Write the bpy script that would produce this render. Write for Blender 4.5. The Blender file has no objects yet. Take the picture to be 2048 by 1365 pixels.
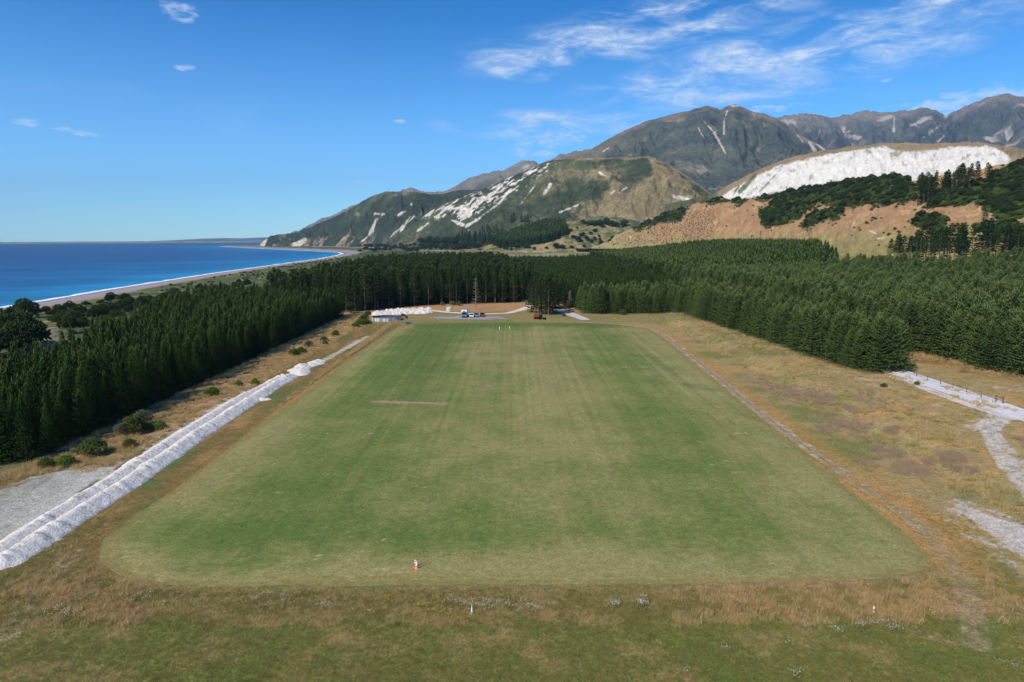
import bpy, bmesh, math, random
import numpy as np
from mathutils import Vector, Matrix

# ------------------------------------------------------------------ camera, sky, sun, exposure
SC = bpy.context.scene
COL = SC.collection
rad = math.radians
CAM_H, PITCH, ROLL, FPX = 33.0, 8.55, -0.24, 1365.33

cam = bpy.data.cameras.new('camera')
cam.sensor_width, cam.lens = 36.0, 24.0
cam.clip_start, cam.clip_end = 1.0, 150000.0
cam_ob = bpy.data.objects.new('camera', cam)
COL.objects.link(cam_ob)
CAM_M = Matrix.Translation((0, 0, CAM_H)) @ Matrix.Rotation(rad(90 - PITCH), 4, 'X') @ Matrix.Rotation(rad(ROLL), 4, 'Z')
cam_ob.matrix_world = CAM_M
SC.camera = cam_ob

SUN_EL, SUN_AZ = 45.0, 222.0            # azimuth clockwise from +Y: the sun stands behind the left shoulder
SUN_DIR = Vector((math.sin(rad(SUN_AZ)) * math.cos(rad(SUN_EL)), math.cos(rad(SUN_AZ)) * math.cos(rad(SUN_EL)), math.sin(rad(SUN_EL))))
sun = bpy.data.lights.new('sun', 'SUN')
sun.energy, sun.angle, sun.color = 4.6, rad(0.53), (1.0, 0.935, 0.83)
sun_ob = bpy.data.objects.new('sun', sun)
sun_ob.rotation_euler = SUN_DIR.to_track_quat('Z', 'Y').to_euler()
sun_ob.location = (-300, -300, 600)
COL.objects.link(sun_ob)

SC.view_settings.view_transform = 'Standard'
SC.view_settings.look = 'None'
SC.view_settings.exposure = 0.13
SC.view_settings.gamma = 1.0
SC.view_settings.use_curve_mapping = False
SC.render.engine = 'CYCLES'
SC.cycles.use_denoising = True
SC.cycles.max_bounces = 6
SC.cycles.diffuse_bounces = 3
SC.cycles.glossy_bounces = 2
SC.cycles.transparent_max_bounces = 4
SC.cycles.volume_bounces = 0

_R = np.array(CAM_M.to_3x3())
_C = np.array(CAM_M.translation)

def ray(px, py):
    """unit view direction through a photograph pixel (2048 x 1365)"""
    d = _R @ np.array([(px - 1024.0) / FPX, -(py - 682.5) / FPX, -1.0])
    return d / np.linalg.norm(d)

def proj(P):
    """photograph pixel of world points (..., 3)"""
    q = (np.asarray(P) - _C) @ _R
    w = np.maximum(-q[..., 2], 1e-3)
    return 1024.0 + FPX * q[..., 0] / w, 682.5 - FPX * q[..., 1] / w

def at_depth(px, py, depth):
    d = ray(px, py)
    return _C + d * (depth / d[1])

def ground_plane(px, py, z=0.0):
    d = ray(px, py)
    return _C + d * ((z - _C[2]) / d[2])

# ---- node helpers
class NT:
    def __init__(self, tree):
        self.t = tree
        self.n, self.l = tree.nodes, tree.links
    def node(self, kind, **kw):
        nd = self.n.new(kind)
        for k, v in kw.items():
            setattr(nd, k, v)
        return nd
    def put(self, sock, v):
        if isinstance(v, bpy.types.NodeSocket):
            self.l.new(v, sock)
        else:
            sock.default_value = v
    def math(self, op, a, b=0.0, c=None, clamp=False):
        nd = self.node('ShaderNodeMath', operation=op, use_clamp=clamp)
        self.put(nd.inputs[0], a); self.put(nd.inputs[1], b)
        if c is not None: self.put(nd.inputs[2], c)
        return nd.outputs[0]
    def mix(self, fac, a, b, blend='MIX'):
        nd = self.node('ShaderNodeMix', data_type='RGBA', blend_type=blend)
        self.put(nd.inputs[0], fac); self.put(nd.inputs[6], a); self.put(nd.inputs[7], b)
        return nd.outputs[2]
    def maprange(self, v, a, b, c=0.0, d=1.0, smooth=True):
        nd = self.node('ShaderNodeMapRange', interpolation_type='SMOOTHSTEP' if smooth else 'LINEAR')
        self.put(nd.inputs[0], v)
        for i, x in enumerate((a, b, c, d)): self.put(nd.inputs[1 + i], x)
        return nd.outputs[0]
    def noise(self, vec, scale, detail=4.0, rough=0.55, dist=0.0):
        nd = self.node('ShaderNodeTexNoise')
        if vec is not None: self.l.new(vec, nd.inputs['Vector'])
        nd.inputs['Scale'].default_value = scale
        nd.inputs['Detail'].default_value = detail
        nd.inputs['Roughness'].default_value = rough
        nd.inputs['Distortion'].default_value = dist
        return nd.outputs[0]
    def mapping(self, vec, scale=(1, 1, 1), loc=(0, 0, 0), rot=(0, 0, 0)):
        nd = self.node('ShaderNodeMapping')
        self.l.new(vec, nd.inputs[0])
        nd.inputs['Location'].default_value = loc
        nd.inputs['Rotation'].default_value = rot
        nd.inputs['Scale'].default_value = scale
        return nd.outputs[0]

def lin(c):
    """sRGB 0-255 triple -> linear"""
    v = np.asarray(c, dtype=float) / 255.0
    return np.where(v <= 0.04045, v / 12.92, ((v + 0.055) / 1.055) ** 2.4)
def rgba(c): return tuple(float(x) for x in lin(c)) + (1.0,)

# ---- world: physical sky with thin cirrus and a few small cumulus
SKY_STRENGTH = 0.085
world = bpy.data.worlds.new('World')
SC.world = world
world.use_nodes = True
world.node_tree.nodes.clear()
W = NT(world.node_tree)
sky = W.node('ShaderNodeTexSky', sky_type='NISHITA')
sky.sun_disc = False
sky.sun_elevation = rad(SUN_EL)
sky.sun_rotation = rad(SUN_AZ)
sky.altitude = 0.0
sky.air_density, sky.dust_density, sky.ozone_density = 1.0, 0.1, 3.0
tc = W.node('ShaderNodeTexCoord')
sep = W.node('ShaderNodeSeparateXYZ')
W.l.new(tc.outputs['Generated'], sep.inputs[0])
zc = W.math('MAXIMUM', sep.outputs[2], 0.02)
comb = W.node('ShaderNodeCombineXYZ')          # the cloud layer is a flat sheet: x/z, y/z
W.l.new(W.math('DIVIDE', sep.outputs[0], zc), comb.inputs[0])
W.l.new(W.math('DIVIDE', sep.outputs[1], zc), comb.inputs[1])
az = W.math('ARCTAN2', sep.outputs[0], sep.outputs[1])
el = W.math('ARCSINE', sep.outputs[2])
ae = W.node('ShaderNodeCombineXYZ')
W.l.new(az, ae.inputs[0]); W.l.new(el, ae.inputs[1])
tint = W.mix(W.maprange(el, 0.0, 0.30, smooth=False), (1.10, 1.95, 2.60, 1.0), (.02, .76, 1.48, 1.0))
skyb = W.mix(1.0, sky.outputs[0], tint, 'MULTIPLY')
above = W.maprange(el, 0.0, 0.03)
cir = W.noise(W.mapping(ae.outputs[0], (9, 34, 1), rot=(0, 0, rad(-4))), 1.0, 9.0, 0.62, 0.6)
cir2 = W.noise(W.mapping(ae.outputs[0], (42, 110, 1), rot=(0, 0, rad(10))), 1.0, 6.0, 0.7, 1.2)
puff = W.noise(W.mapping(ae.outputs[0], (46, 120, 1)), 1.0, 7.0, 0.6, 0.5)
def azel(px, py):
    d = ray(px, py)
    return math.atan2(d[0], d[1]), math.asin(d[2])
def blob(x, y, rx, ry, tilt=0.0):
    """soft ellipse in the sky; centre and radii in photograph pixels turned to angles"""
    a0, e0 = azel(x, y)
    c, s = math.cos(rad(tilt)), math.sin(rad(tilt))
    u, v = W.math('SUBTRACT', az, a0), W.math('SUBTRACT', el, e0)
    uu = W.math('ADD', W.math('MULTIPLY', u, c), W.math('MULTIPLY', v, s))
    vv = W.math('SUBTRACT', W.math('MULTIPLY', v, c), W.math('MULTIPLY', u, s))
    q = W.math('ADD', W.math('POWER', W.math('ABSOLUTE', W.math('MULTIPLY', uu, FPX / rx)), 2.0),
               W.math('POWER', W.math('ABSOLUTE', W.math('MULTIPLY', vv, FPX / ry)), 2.0))
    return W.maprange(q, 1.0, 0.0)
def total(lst):
    r = lst[0]
    for m in lst[1:]:
        r = W.math('MAXIMUM', r, m)
    return r
CIRRUS = [(1620, 110, 380, 75, 6), (1450, 165, 330, 55, 3), (1150, 100, 190, 34, 14), (1030, 146, 80, 18, -8), (1780, 35, 250, 34, 10),
          (1290, 60, 420, 60, 8), (1100, 250, 260, 34, 0), (1740, 100, 240, 45, 7)]
cm = total([blob(*b) for b in CIRRUS])
wide = W.maprange(W.noise(W.mapping(ae.outputs[0], (2.2, 7, 1), loc=(3.1, 0.4, 0)), 1.0, 3.0), 0.55, 0.85, 0.0, 0.25)
wisps = W.math('MULTIPLY', W.maprange(cir, 0.36, 0.74), W.maprange(cir2, 0.25, 0.7, 0.35, 1.0))
cirrus = W.math('MULTIPLY', W.math('MULTIPLY', W.math('MAXIMUM', cm, wide), 1.35), wisps, clamp=True)
CUMULUS = [(360, 22, 46, 24, 0), (370, 136, 26, 8, 4), (54, 245, 34, 10, 2), (150, 263, 50, 9, -6), (1105, 278, 110, 26, 4), (1060, 306, 80, 14, -4),
           (735, 366, 60, 5, 0), (800, 243, 18, 6, 0), (1548, 216, 80, 12, 1), (1930, 205, 190, 30, 6), (1770, 162, 14, 4, 0)]
um = total([blob(*b) for b in CUMULUS])
cumulus = W.maprange(W.math('ADD', um, W.math('MULTIPLY', W.math('SUBTRACT', puff, 0.54), 3.6)), 0.25, 1.5, 0.0, 0.55)
cumulus = W.math('MULTIPLY', cumulus, W.maprange(um, 0.0, 0.75))
cl = W.math('MAXIMUM', W.math('MULTIPLY', cirrus, 0.85), cumulus)
skyc = W.mix(W.math('MULTIPLY', cl, above), skyb, (9.6, 10.8, 12.0, 1.0))
bg = W.node('ShaderNodeBackground')
W.l.new(skyc, bg.inputs[0])
bg.inputs[1].default_value = SKY_STRENGTH
wo = W.node('ShaderNodeOutputWorld')
W.l.new(bg.outputs[0], wo.inputs[0])

# ------------------------------------------------------------------ numpy noise
rng = np.random.default_rng(7)
random.seed(7)
_perm = rng.permutation(512)
_perm = np.concatenate([_perm, _perm, _perm])
_ga = rng.uniform(0, 2 * np.pi, 512)
_gx, _gy = np.cos(_ga), np.sin(_ga)

def perlin(x, y):
    x = np.asarray(x, dtype=float); y = np.asarray(y, dtype=float)
    xi, yi = np.floor(x).astype(int), np.floor(y).astype(int)
    xf, yf = x - xi, y - yi
    xi &= 511; yi &= 511
    def g(a, b, dx, dy):
        h = _perm[_perm[(xi + a) & 511] + ((yi + b) & 511)] & 511
        return _gx[h] * dx + _gy[h] * dy
    u = xf * xf * xf * (xf * (xf * 6 - 15) + 10); v = yf * yf * yf * (yf * (yf * 6 - 15) + 10)
    a = g(0, 0, xf, yf) * (1 - u) + g(1, 0, xf - 1, yf) * u
    b = g(0, 1, xf, yf - 1) * (1 - u) + g(1, 1, xf - 1, yf - 1) * u
    return (a * (1 - v) + b * v) * 1.4
def fbm(x, y, o=4, gain=0.5):
    r, a, f, n = 0.0, 1.0, 1.0, 0.0
    for i in range(o):
        r = r + a * perlin(x * f + 17.3 * i, y * f - 9.1 * i); n += a; a *= gain; f *= 2.03
    return r / n
def ridged(x, y, o=4, gain=0.5):
    r, a, f, n = 0.0, 1.0, 1.0, 0.0
    for i in range(o):
        r = r + a * (1 - np.abs(perlin(x * f + 31.7 * i, y * f + 5.9 * i)) * 1.6); n += a; a *= gain; f *= 2.07
    return r / n
def sst(x, a, b):
    t = np.clip((np.asarray(x, dtype=float) - a) / (b - a), 0, 1)
    return t * t * (3 - 2 * t)
def mixc(c, d, m):
    return c + (np.asarray(d) - c) * np.asarray(m)[..., None]

def seg_dist(X, Y, p, q):
    p = np.asarray(p[:2], float); q = np.asarray(q[:2], float)
    d = q - p; L = max(d @ d, 1e-9)
    t = np.clip(((X - p[0]) * d[0] + (Y - p[1]) * d[1]) / L, 0, 1)
    return np.hypot(X - p[0] - t * d[0], Y - p[1] - t * d[1]), t
def sd_poly(X, Y, poly, pad=60.0):
    """signed distance, positive inside; far points get -pad"""
    poly = np.asarray(poly, float)[:, :2]
    X = np.asarray(X, float); Y = np.asarray(Y, float)
    out = np.full(X.shape, -pad)
    m = (X > poly[:, 0].min() - pad) & (X < poly[:, 0].max() + pad) & (Y > poly[:, 1].min() - pad) & (Y < poly[:, 1].max() + pad)
    if not m.any(): return out
    x, y = X[m], Y[m]
    dist = np.full(x.shape, 1e9); ins = np.zeros(x.shape, bool)
    for i in range(len(poly)):
        a, b = poly[i], poly[(i + 1) % len(poly)]
        dist = np.minimum(dist, seg_dist(x, y, a, b)[0])
        c = ((a[1] > y) != (b[1] > y))
        with np.errstate(divide='ignore', invalid='ignore'):
            xs = (b[0] - a[0]) * (y - a[1]) / (b[1] - a[1]) + a[0]
        ins ^= c & (x < xs)
    out[m] = np.where(ins, dist, -dist)
    return out
def sd_line(X, Y, pts, pad=60.0):
    pts = np.asarray(pts, float)[:, :2]
    X = np.asarray(X, float); Y = np.asarray(Y, float)
    out = np.full(X.shape, pad)
    m = (X > pts[:, 0].min() - pad) & (X < pts[:, 0].max() + pad) & (Y > pts[:, 1].min() - pad) & (Y < pts[:, 1].max() + pad)
    if not m.any(): return out
    x, y = X[m], Y[m]
    d = np.full(x.shape, pad)
    for a, b in zip(pts[:-1], pts[1:]):
        d = np.minimum(d, seg_dist(x, y, a, b)[0])
    out[m] = d
    return out

# ------------------------------------------------------------------ lie of the land
SEA_Z = -8.0
SHORE_PX = [(0, 617), (230, 578), (430, 547), (560, 529), (640, 518), (672, 512), (686, 508), (676, 505), (610, 501.5), (520, 497.5), (440, 493.5)]
SHORE = [ground_plane(x, y, SEA_Z)[:2] for x, y in SHORE_PX]
_d0 = SHORE[0] - SHORE[1]; _d0 /= np.linalg.norm(_d0)
SHORE = [SHORE[0] + _d0 * 700] + SHORE
TIP = SHORE[-1]
SEA_POLY = SHORE + [TIP + np.array([-60, 90]), TIP + np.array([250, 500]), np.array([-1500, 5600]), np.array([-1500, 9000]), np.array([-30000, 9000]), np.array([-30000, -900])]

def shore_s(X, Y):
    """metres inland of the waterline (negative at sea)"""
    return -sd_poly(X, Y, SEA_POLY, 700.0)

def gz(X, Y):
    X = np.asarray(X, float); Y = np.asarray(Y, float)
    s = shore_s(X, Y)
    z = np.interp(s, [-300, -30, 0, 14, 40, 60, 110, 190], [-30, -11, -8.1, -6.2, -4.2, -2.6, -1.4, 0])
    bench = 14 * sst(X, 165, 285) * sst(Y, 300, 395)
    far = 7 * sst(Y, 450, 1000) * sst(X, 70, 320)
    z = z + np.maximum(bench, far)
    z = z + 1.5 * sst(X + 0.6 * perlin(X * .02, Y * .06), 60.5, 67.5) * sst(Y, 66, 115) * (1 - sst(Y, 275, 300) * (1 - sst(X, 66, 76)))
    z = z + 0.25 * sst(s, 30, 80) * (1 - sst(s, 120, 180)) * 4 * fbm(X * .03, Y * .03, 3)
    rough = sst(np.abs(X + 2), 50, 58) + (1 - sst(Y, 56, 62))
    z = z + 0.10 * np.clip(rough, 0, 1) * fbm(X * .35, Y * .35, 3) * (1 - sst(Y, 260, 285))
    return z
def gz1(x, y): return float(gz(np.array([x]), np.array([y]))[0])
def G(px, py):
    """point on the ground under a photograph pixel"""
    z = 0.0
    for _ in range(25):
        p = ground_plane(px, py, z)
        z = 0.5 * z + 0.5 * gz1(p[0], p[1])
    return np.array([p[0], p[1], gz1(p[0], p[1])])
def GL(pts): return [G(x, y)[:2] for x, y in pts]

# ------------------------------------------------------------------ object helpers
def tag(o, label=None, cat=None, group=None, kind=None):
    if label: o['label'] = label
    if cat: o['category'] = cat
    if group: o['group'] = group
    if kind: o['kind'] = kind
    return o
def link(name, mesh, parent=None):
    o = bpy.data.objects.new(name, mesh)
    COL.objects.link(o)
    if parent is not None: o.parent = parent
    return o
def empty(name, loc, rz=0.0):
    o = bpy.data.objects.new(name, None)
    o.empty_display_size = 0.5
    o.location = [float(v) for v in loc]
    o.rotation_euler = (0, 0, rz)
    COL.objects.link(o)
    return o
def np_mesh(name, V, F, mat=None, smooth=False, color=None, mats=None, mat_idx=None):
    """mesh from numpy arrays; F is (n,3) or (n,4)"""
    V = np.ascontiguousarray(V, dtype=np.float32).reshape(-1, 3)
    F = np.ascontiguousarray(F, dtype=np.int32)
    me = bpy.data.meshes.new(name)
    k = F.shape[1]
    me.vertices.add(len(V)); me.vertices.foreach_set('co', V.ravel())
    me.loops.add(F.size); me.loops.foreach_set('vertex_index', F.ravel())
    me.polygons.add(len(F))
    me.polygons.foreach_set('loop_start', np.arange(0, F.size, k, dtype=np.int32))
    try: me.polygons.foreach_set('loop_total', np.full(len(F), k, dtype=np.int32))
    except Exception: pass
    if smooth: me.polygons.foreach_set('use_smooth', np.ones(len(F), bool))
    if mats:
        for m in mats: me.materials.append(m)
        if mat_idx is not None: me.polygons.foreach_set('material_index', np.ascontiguousarray(mat_idx, np.int32))
    elif mat: me.materials.append(mat)
    me.update(calc_edges=True)
    me.validate()
    if color is not None:
        color = np.asarray(color, float).reshape(-1, 3)
        at = me.color_attributes.new('Col', 'FLOAT_COLOR', 'POINT')
        c4 = np.ones((len(V), 4), np.float32); c4[:, :3] = np.clip(color, 0, 1)
        at.data.foreach_set('color', c4.ravel())
    return me
def grid_faces(nr, nc):
    i = np.arange(nr - 1)[:, None] * nc + np.arange(nc - 1)[None, :]
    return np.stack([i, i + 1, i + nc + 1, i + nc], -1).reshape(-1, 4)

class MB:
    """collects shapes, links them as one mesh"""
    def __init__(self): self.v, self.f = [], []
    def add(self, V, F):
        b = len(self.v); self.v += [tuple(map(float, p)) for p in V]; self.f += [tuple(b + i for i in f) for f in F]
        return self
    def box(self, c, s, rz=0.0, taper=1.0, rx=0.0):
        h = [k / 2 for k in s]; V = []
        M = Matrix.Rotation(rz, 3, 'Z') @ Matrix.Rotation(rx, 3, 'X')
        for z, t in ((-h[2], 1.0), (h[2], taper)):
            for x, y in ((-h[0], -h[1]), (h[0], -h[1]), (h[0], h[1]), (-h[0], h[1])):
                V.append(M @ Vector((x * t, y * t, z)) + Vector(c))
        return self.add(V, [(3, 2, 1, 0), (4, 5, 6, 7), (0, 1, 5, 4), (1, 2, 6, 5), (2, 3, 7, 6), (3, 0, 4, 7)])
    def tube(self, p, q, r0, r1=None, n=8, caps=True):
        r1 = r0 if r1 is None else r1
        p, q = Vector(p), Vector(q); d = (q - p).normalized()
        a = d.orthogonal().normalized(); b = d.cross(a)
        V = [p + (a * math.cos(t) + b * math.sin(t)) * r0 for t in np.linspace(0, 2 * math.pi, n, endpoint=False)]
        V += [q + (a * math.cos(t) + b * math.sin(t)) * r1 for t in np.linspace(0, 2 * math.pi, n, endpoint=False)]
        F = [(i, (i + 1) % n, n + (i + 1) % n, n + i) for i in range(n)]
        if caps: F += [tuple(range(n))[::-1], tuple(range(n, 2 * n))]
        return self.add(V, F)
    def lathe(self, prof, n=16, c=(0, 0, 0)):
        V, F = [], []
        for r, z in prof:
            for t in np.linspace(0, 2 * math.pi, n, endpoint=False):
                V.append((c[0] + r * math.cos(t), c[1] + r * math.sin(t), c[2] + z))
        for k in range(len(prof) - 1):
            for i in range(n):
                F.append((k * n + i, k * n + (i + 1) % n, (k + 1) * n + (i + 1) % n, (k + 1) * n + i))
        F += [tuple(range(n))[::-1], tuple(range((len(prof) - 1) * n, len(prof) * n))]
        return self.add(V, F)
    def loft(self, rings):
        """closed rings of equal length, capped"""
        n = len(rings[0]); V = [p for r in rings for p in r]
        F = [(k * n + i, k * n + (i + 1) % n, (k + 1) * n + (i + 1) % n, (k + 1) * n + i) for k in range(len(rings) - 1) for i in range(n)]
        F += [tuple(range(n))[::-1], tuple(range((len(rings) - 1) * n, len(rings) * n))]
        return self.add(V, F)
    def build(self, name, mat, parent=None, smooth=False):
        me = bpy.data.meshes.new(name)
        me.from_pydata(self.v, [], self.f)
        bm = bmesh.new(); bm.from_mesh(me); bmesh.ops.recalc_face_normals(bm, faces=bm.faces); bm.to_mesh(me); bm.free()
        me.materials.append(mat)
        if smooth: me.polygons.foreach_set('use_smooth', np.ones(len(me.polygons), bool))
        me.update()
        return link(name, me, parent)
def copy_tree(o, parent=None):
    c = o.copy(); COL.objects.link(c)
    if parent is not None: c.parent = parent
    for ch in list(o.children): copy_tree(ch, c)
    return c

# ------------------------------------------------------------------ materials
def principled(name, rough=0.8, spec=0.2):
    m = bpy.data.materials.new(name); m.use_nodes = True
    t = NT(m.node_tree)
    b = m.node_tree.nodes['Principled BSDF']
    b.inputs['Roughness'].default_value = rough
    b.inputs['Specular IOR Level'].default_value = spec
    return m, t, b
def flat(name, c, rough=0.5, spec=0.4, var=0.12, scale=3.0, metal=0.0):
    """a plain painted or moulded surface with faint uneven wear"""
    m, t, b = principled(name, rough, spec)
    co = t.node('ShaderNodeTexCoord').outputs['Object']
    n = t.noise(co, scale, 5)
    k = t.maprange(n, 0.3, 0.7, 1 - var, 1 + var)
    t.put(b.inputs['Base Color'], t.mix(1.0, rgba(c), k, 'MULTIPLY'))
    b.inputs['Metallic'].default_value = metal
    return m
def painted(name, scales=((0.7, .25), (4.0, .3)), bump=0.0, bump_scale=5.0, rough=0.9, spec=0.1, stretch=(1, 1, 1)):
    """albedo from the mesh's own colour attribute, broken up by fine procedural noise"""
    m, t, b = principled(name, rough, spec)
    at = t.node('ShaderNodeVertexColor', layer_name='Col')
    pos = t.node('ShaderNodeNewGeometry').outputs['Position']
    vec = t.mapping(pos, stretch)
    c = at.outputs['Color']
    for s, a in scales:
        n = t.noise(vec, s, 5, 0.6)
        c = t.mix(1.0, c, t.maprange(n, 0.25, 0.75, 1 - a, 1 + a, smooth=False), 'MULTIPLY')
    t.put(b.inputs['Base Color'], c)
    if bump:
        bn = t.node('ShaderNodeBump')
        bn.inputs['Strength'].default_value = 0.8
        bn.inputs['Distance'].default_value = bump
        t.l.new(t.noise(pos, bump_scale, 6, 0.6), bn.inputs['Height'])
        t.l.new(bn.outputs[0], b.inputs['Normal'])
    return m
def foliage(name, dark, light, yellow=None, translucent=0.18):
    m = bpy.data.materials.new(name); m.use_nodes = True
    t = NT(m.node_tree); t.n.clear()
    at = t.node('ShaderNodeVertexColor', layer_name='Col')
    sp = t.node('ShaderNodeSeparateColor'); t.l.new(at.outputs['Color'], sp.inputs[0])
    oi = t.node('ShaderNodeObjectInfo')
    f = t.math('ADD', t.math('MULTIPLY', sp.outputs[0], 0.45), t.math('MULTIPLY', oi.outputs['Random'], 0.55))
    c = t.mix(f, rgba(dark), rgba(light))
    if yellow: c = t.mix(t.maprange(sp.outputs[1], 0.9, 1.0), c, rgba(yellow))
    d = t.node('ShaderNodeBsdfDiffuse'); t.l.new(c, d.inputs[0])
    tr = t.node('ShaderNodeBsdfTranslucent'); t.l.new(c, tr.inputs[0])
    mx = t.node('ShaderNodeMixShader'); mx.inputs[0].default_value = translucent
    t.l.new(d.outputs[0], mx.inputs[1]); t.l.new(tr.outputs[0], mx.inputs[2])
    o = t.node('ShaderNodeOutputMaterial'); t.l.new(mx.outputs[0], o.inputs[0])
    return m

M = {}
M['ground'] = painted('rough grassland', ((0.5, .22), (1.6, .34), (4.5, .55), (12.0, .4)), 0.16, 4.0)
M['field'] = painted('mown turf', ((.35, .10), (1.1, .20), (3.2, .34), (9.0, .3)), 0.04, 5.0)
M['lime'] = painted('crushed limestone', ((0.8, .12), (3.0, .26), (8.0, .25)), 0.2, 4.0, 0.95)
M['road'] = painted('gravel', ((0.4, .14), (2.0, .2), (7.0, .2)), 0.05, 6.0, 0.95)
M['hill'] = painted('hill pasture', ((0.06, .22), (0.35, .28)), 0.9, 0.25)
M['mount'] = painted('mountain scrub and scree', ((0.012, .25), (0.05, .32), (0.16, .4)), 6.0, 0.06)
M['cliff'] = painted('pale cliff and hill grass', ((0.03, .10), (0.12, .12)), 1.5, 0.12)
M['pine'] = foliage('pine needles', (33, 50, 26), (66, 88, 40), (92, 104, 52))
M['pine_lit'] = foliage('sunlit bushy pine needles', (62, 80, 46), (108, 126, 68), (120, 130, 78), .25)  # lighter copy of the pine needles, sunlit look put into the colour
M['pine_old'] = foliage('old pine needles', (34, 50, 28), (70, 88, 44), (94, 98, 54))
M['maca'] = foliage('cypress leaves', (34, 48, 28), (70, 84, 46))
M['scrub'] = foliage('scrub leaves', (58, 72, 38), (108, 120, 60), (130, 128, 70))
M['bright'] = foliage('bright shrub leaves', (60, 84, 34), (112, 134, 58))
M['greyscrub'] = foliage('grey shrub leaves', (74, 78, 62), (116, 116, 96))
M['deadwood'] = flat('dead grey wood', (138, 126, 112), 0.9, 0.1, 0.25)
M['bark'] = flat('pine bark', (108, 94, 80), 0.95, 0.05, 0.3, 1.5)
M['bark_dark'] = flat('dark young bark', (70, 58, 48), .95, .05, .3, 1.5)  # darker than the old bark so young trunks stand out less
M['grass'] = foliage('grass blades', (114, 118, 56), (172, 160, 96), (194, 166, 116), 0.4)
M['dry'] = foliage('dry grass blades', (178, 150, 98), (226, 196, 140), (228, 202, 156), 0.4)
M['weed'] = foliage('dead weed stems', (172, 148, 122), (208, 180, 146), (190, 168, 120), 0.45)
M['daisy'] = flat('white petals', (238, 236, 226), 0.8, 0.1, 0.05)
M['yellowfl'] = flat('yellow petals', (222, 190, 52), 0.8, 0.1, 0.1)

# ------------------------------------------------------------------ ground outlines, read off the photograph and laid on the land
FIELD_PX = [(192, 1106), (208, 1078), (255, 1042), (310, 1008), (400, 943), (505, 862), (600, 793), (700, 717), (780, 663), (806, 652), (885, 646), (1050, 645), (1200, 647), (1278, 652),
            (1312, 666), (1352, 697), (1405, 742), (1438, 768), (1478, 800), (1545, 855), (1610, 905), (1700, 980), (1790, 1050), (1846, 1096), (1862, 1122), (1846, 1142), (1770, 1158), (1600, 1164),
            (1300, 1170), (900, 1170), (430, 1174), (330, 1170), (250, 1153), (206, 1130)]
FIELD = GL(FIELD_PX)
TRACK_PX = [(1150, 645), (1215, 648), (1268, 652), (1300, 657), (1330, 672), (1400, 727), (1480, 793), (1560, 856), (1640, 915), (1720, 972), (1800, 1020), (1860, 1075), (1905, 1130), (1940, 1200), (1952, 1290)]
TRACK = GL(TRACK_PX)
APRON = GL([(-60, 985), (20, 972), (75, 955), (140, 942), (218, 938), (200, 965), (150, 1000), (100, 1040), (-60, 1140)])
RGRAV = GL([(1880, 1002), (1935, 1006), (1990, 1030), (2060, 1050), (2200, 1090), (2200, 1260), (2060, 1140), (1990, 1090), (1930, 1045)])
JUNC = GL([(1940, 845), (1985, 838), (2006, 828), (2030, 830), (1996, 852), (1990, 868), (1965, 868)])
RUT1 = GL([(2000, 824), (1972, 842), (1970, 858), (1977, 870), (1992, 901), (2015, 935), (2042, 966), (2090, 1020)])
RUT2 = GL([(2027, 829), (1998, 846), (1986, 862), (2004, 889), (2027, 916), (2048, 939), (2090, 985)])
ROAD_PX = [(1782, 731), (1850, 751), (1940, 781), (2048, 818)]
_rw = [G(1783, 736), G(2048, 820)]
TREE_RIGHT_EDGE = GL([(1350, 630), (1360, 636), (1500, 706), (1620, 757), (1700, 771)])

BLOCK_LEFT = [(-71.5, 97), (-150, 90), (-104, 134), (-112, 172), (-139, 263), (-150, 338), (-110, 340), (-102, 302), (-72, 296)]
BLOCK_MATURE = [(-112, 306), (-68, 313), (-45, 340), (5, 354), (14, 420), (-15, 790), (-60, 800), (-118, 730), (-133, 640), (-130, 540), (-122, 440), (-114, 340)]
BLOCK_NEAR_RIGHT = [(32, 302), (36, 298), (70.5, 298), (76, 235), (80, 170), (83, 157), (93, 156), (97, 165), (97, 330), (30, 330)]
BLOCK_MID = [(26, 325), (97, 332), (97, 880), (-12, 880), (-12, 800), (14, 430)]
BLOCK_RIGHT = [(108, 190), (113, 156), (121, 140), (138, 104), (330, 104), (330, 345), (235, 380), (215, 450), (97, 450), (104, 332)]
BLOCK_FAR = [(97, 450), (215, 450), (245, 520), (325, 760), (325, 960), (190, 1060), (118, 900), (97, 880)]

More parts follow.
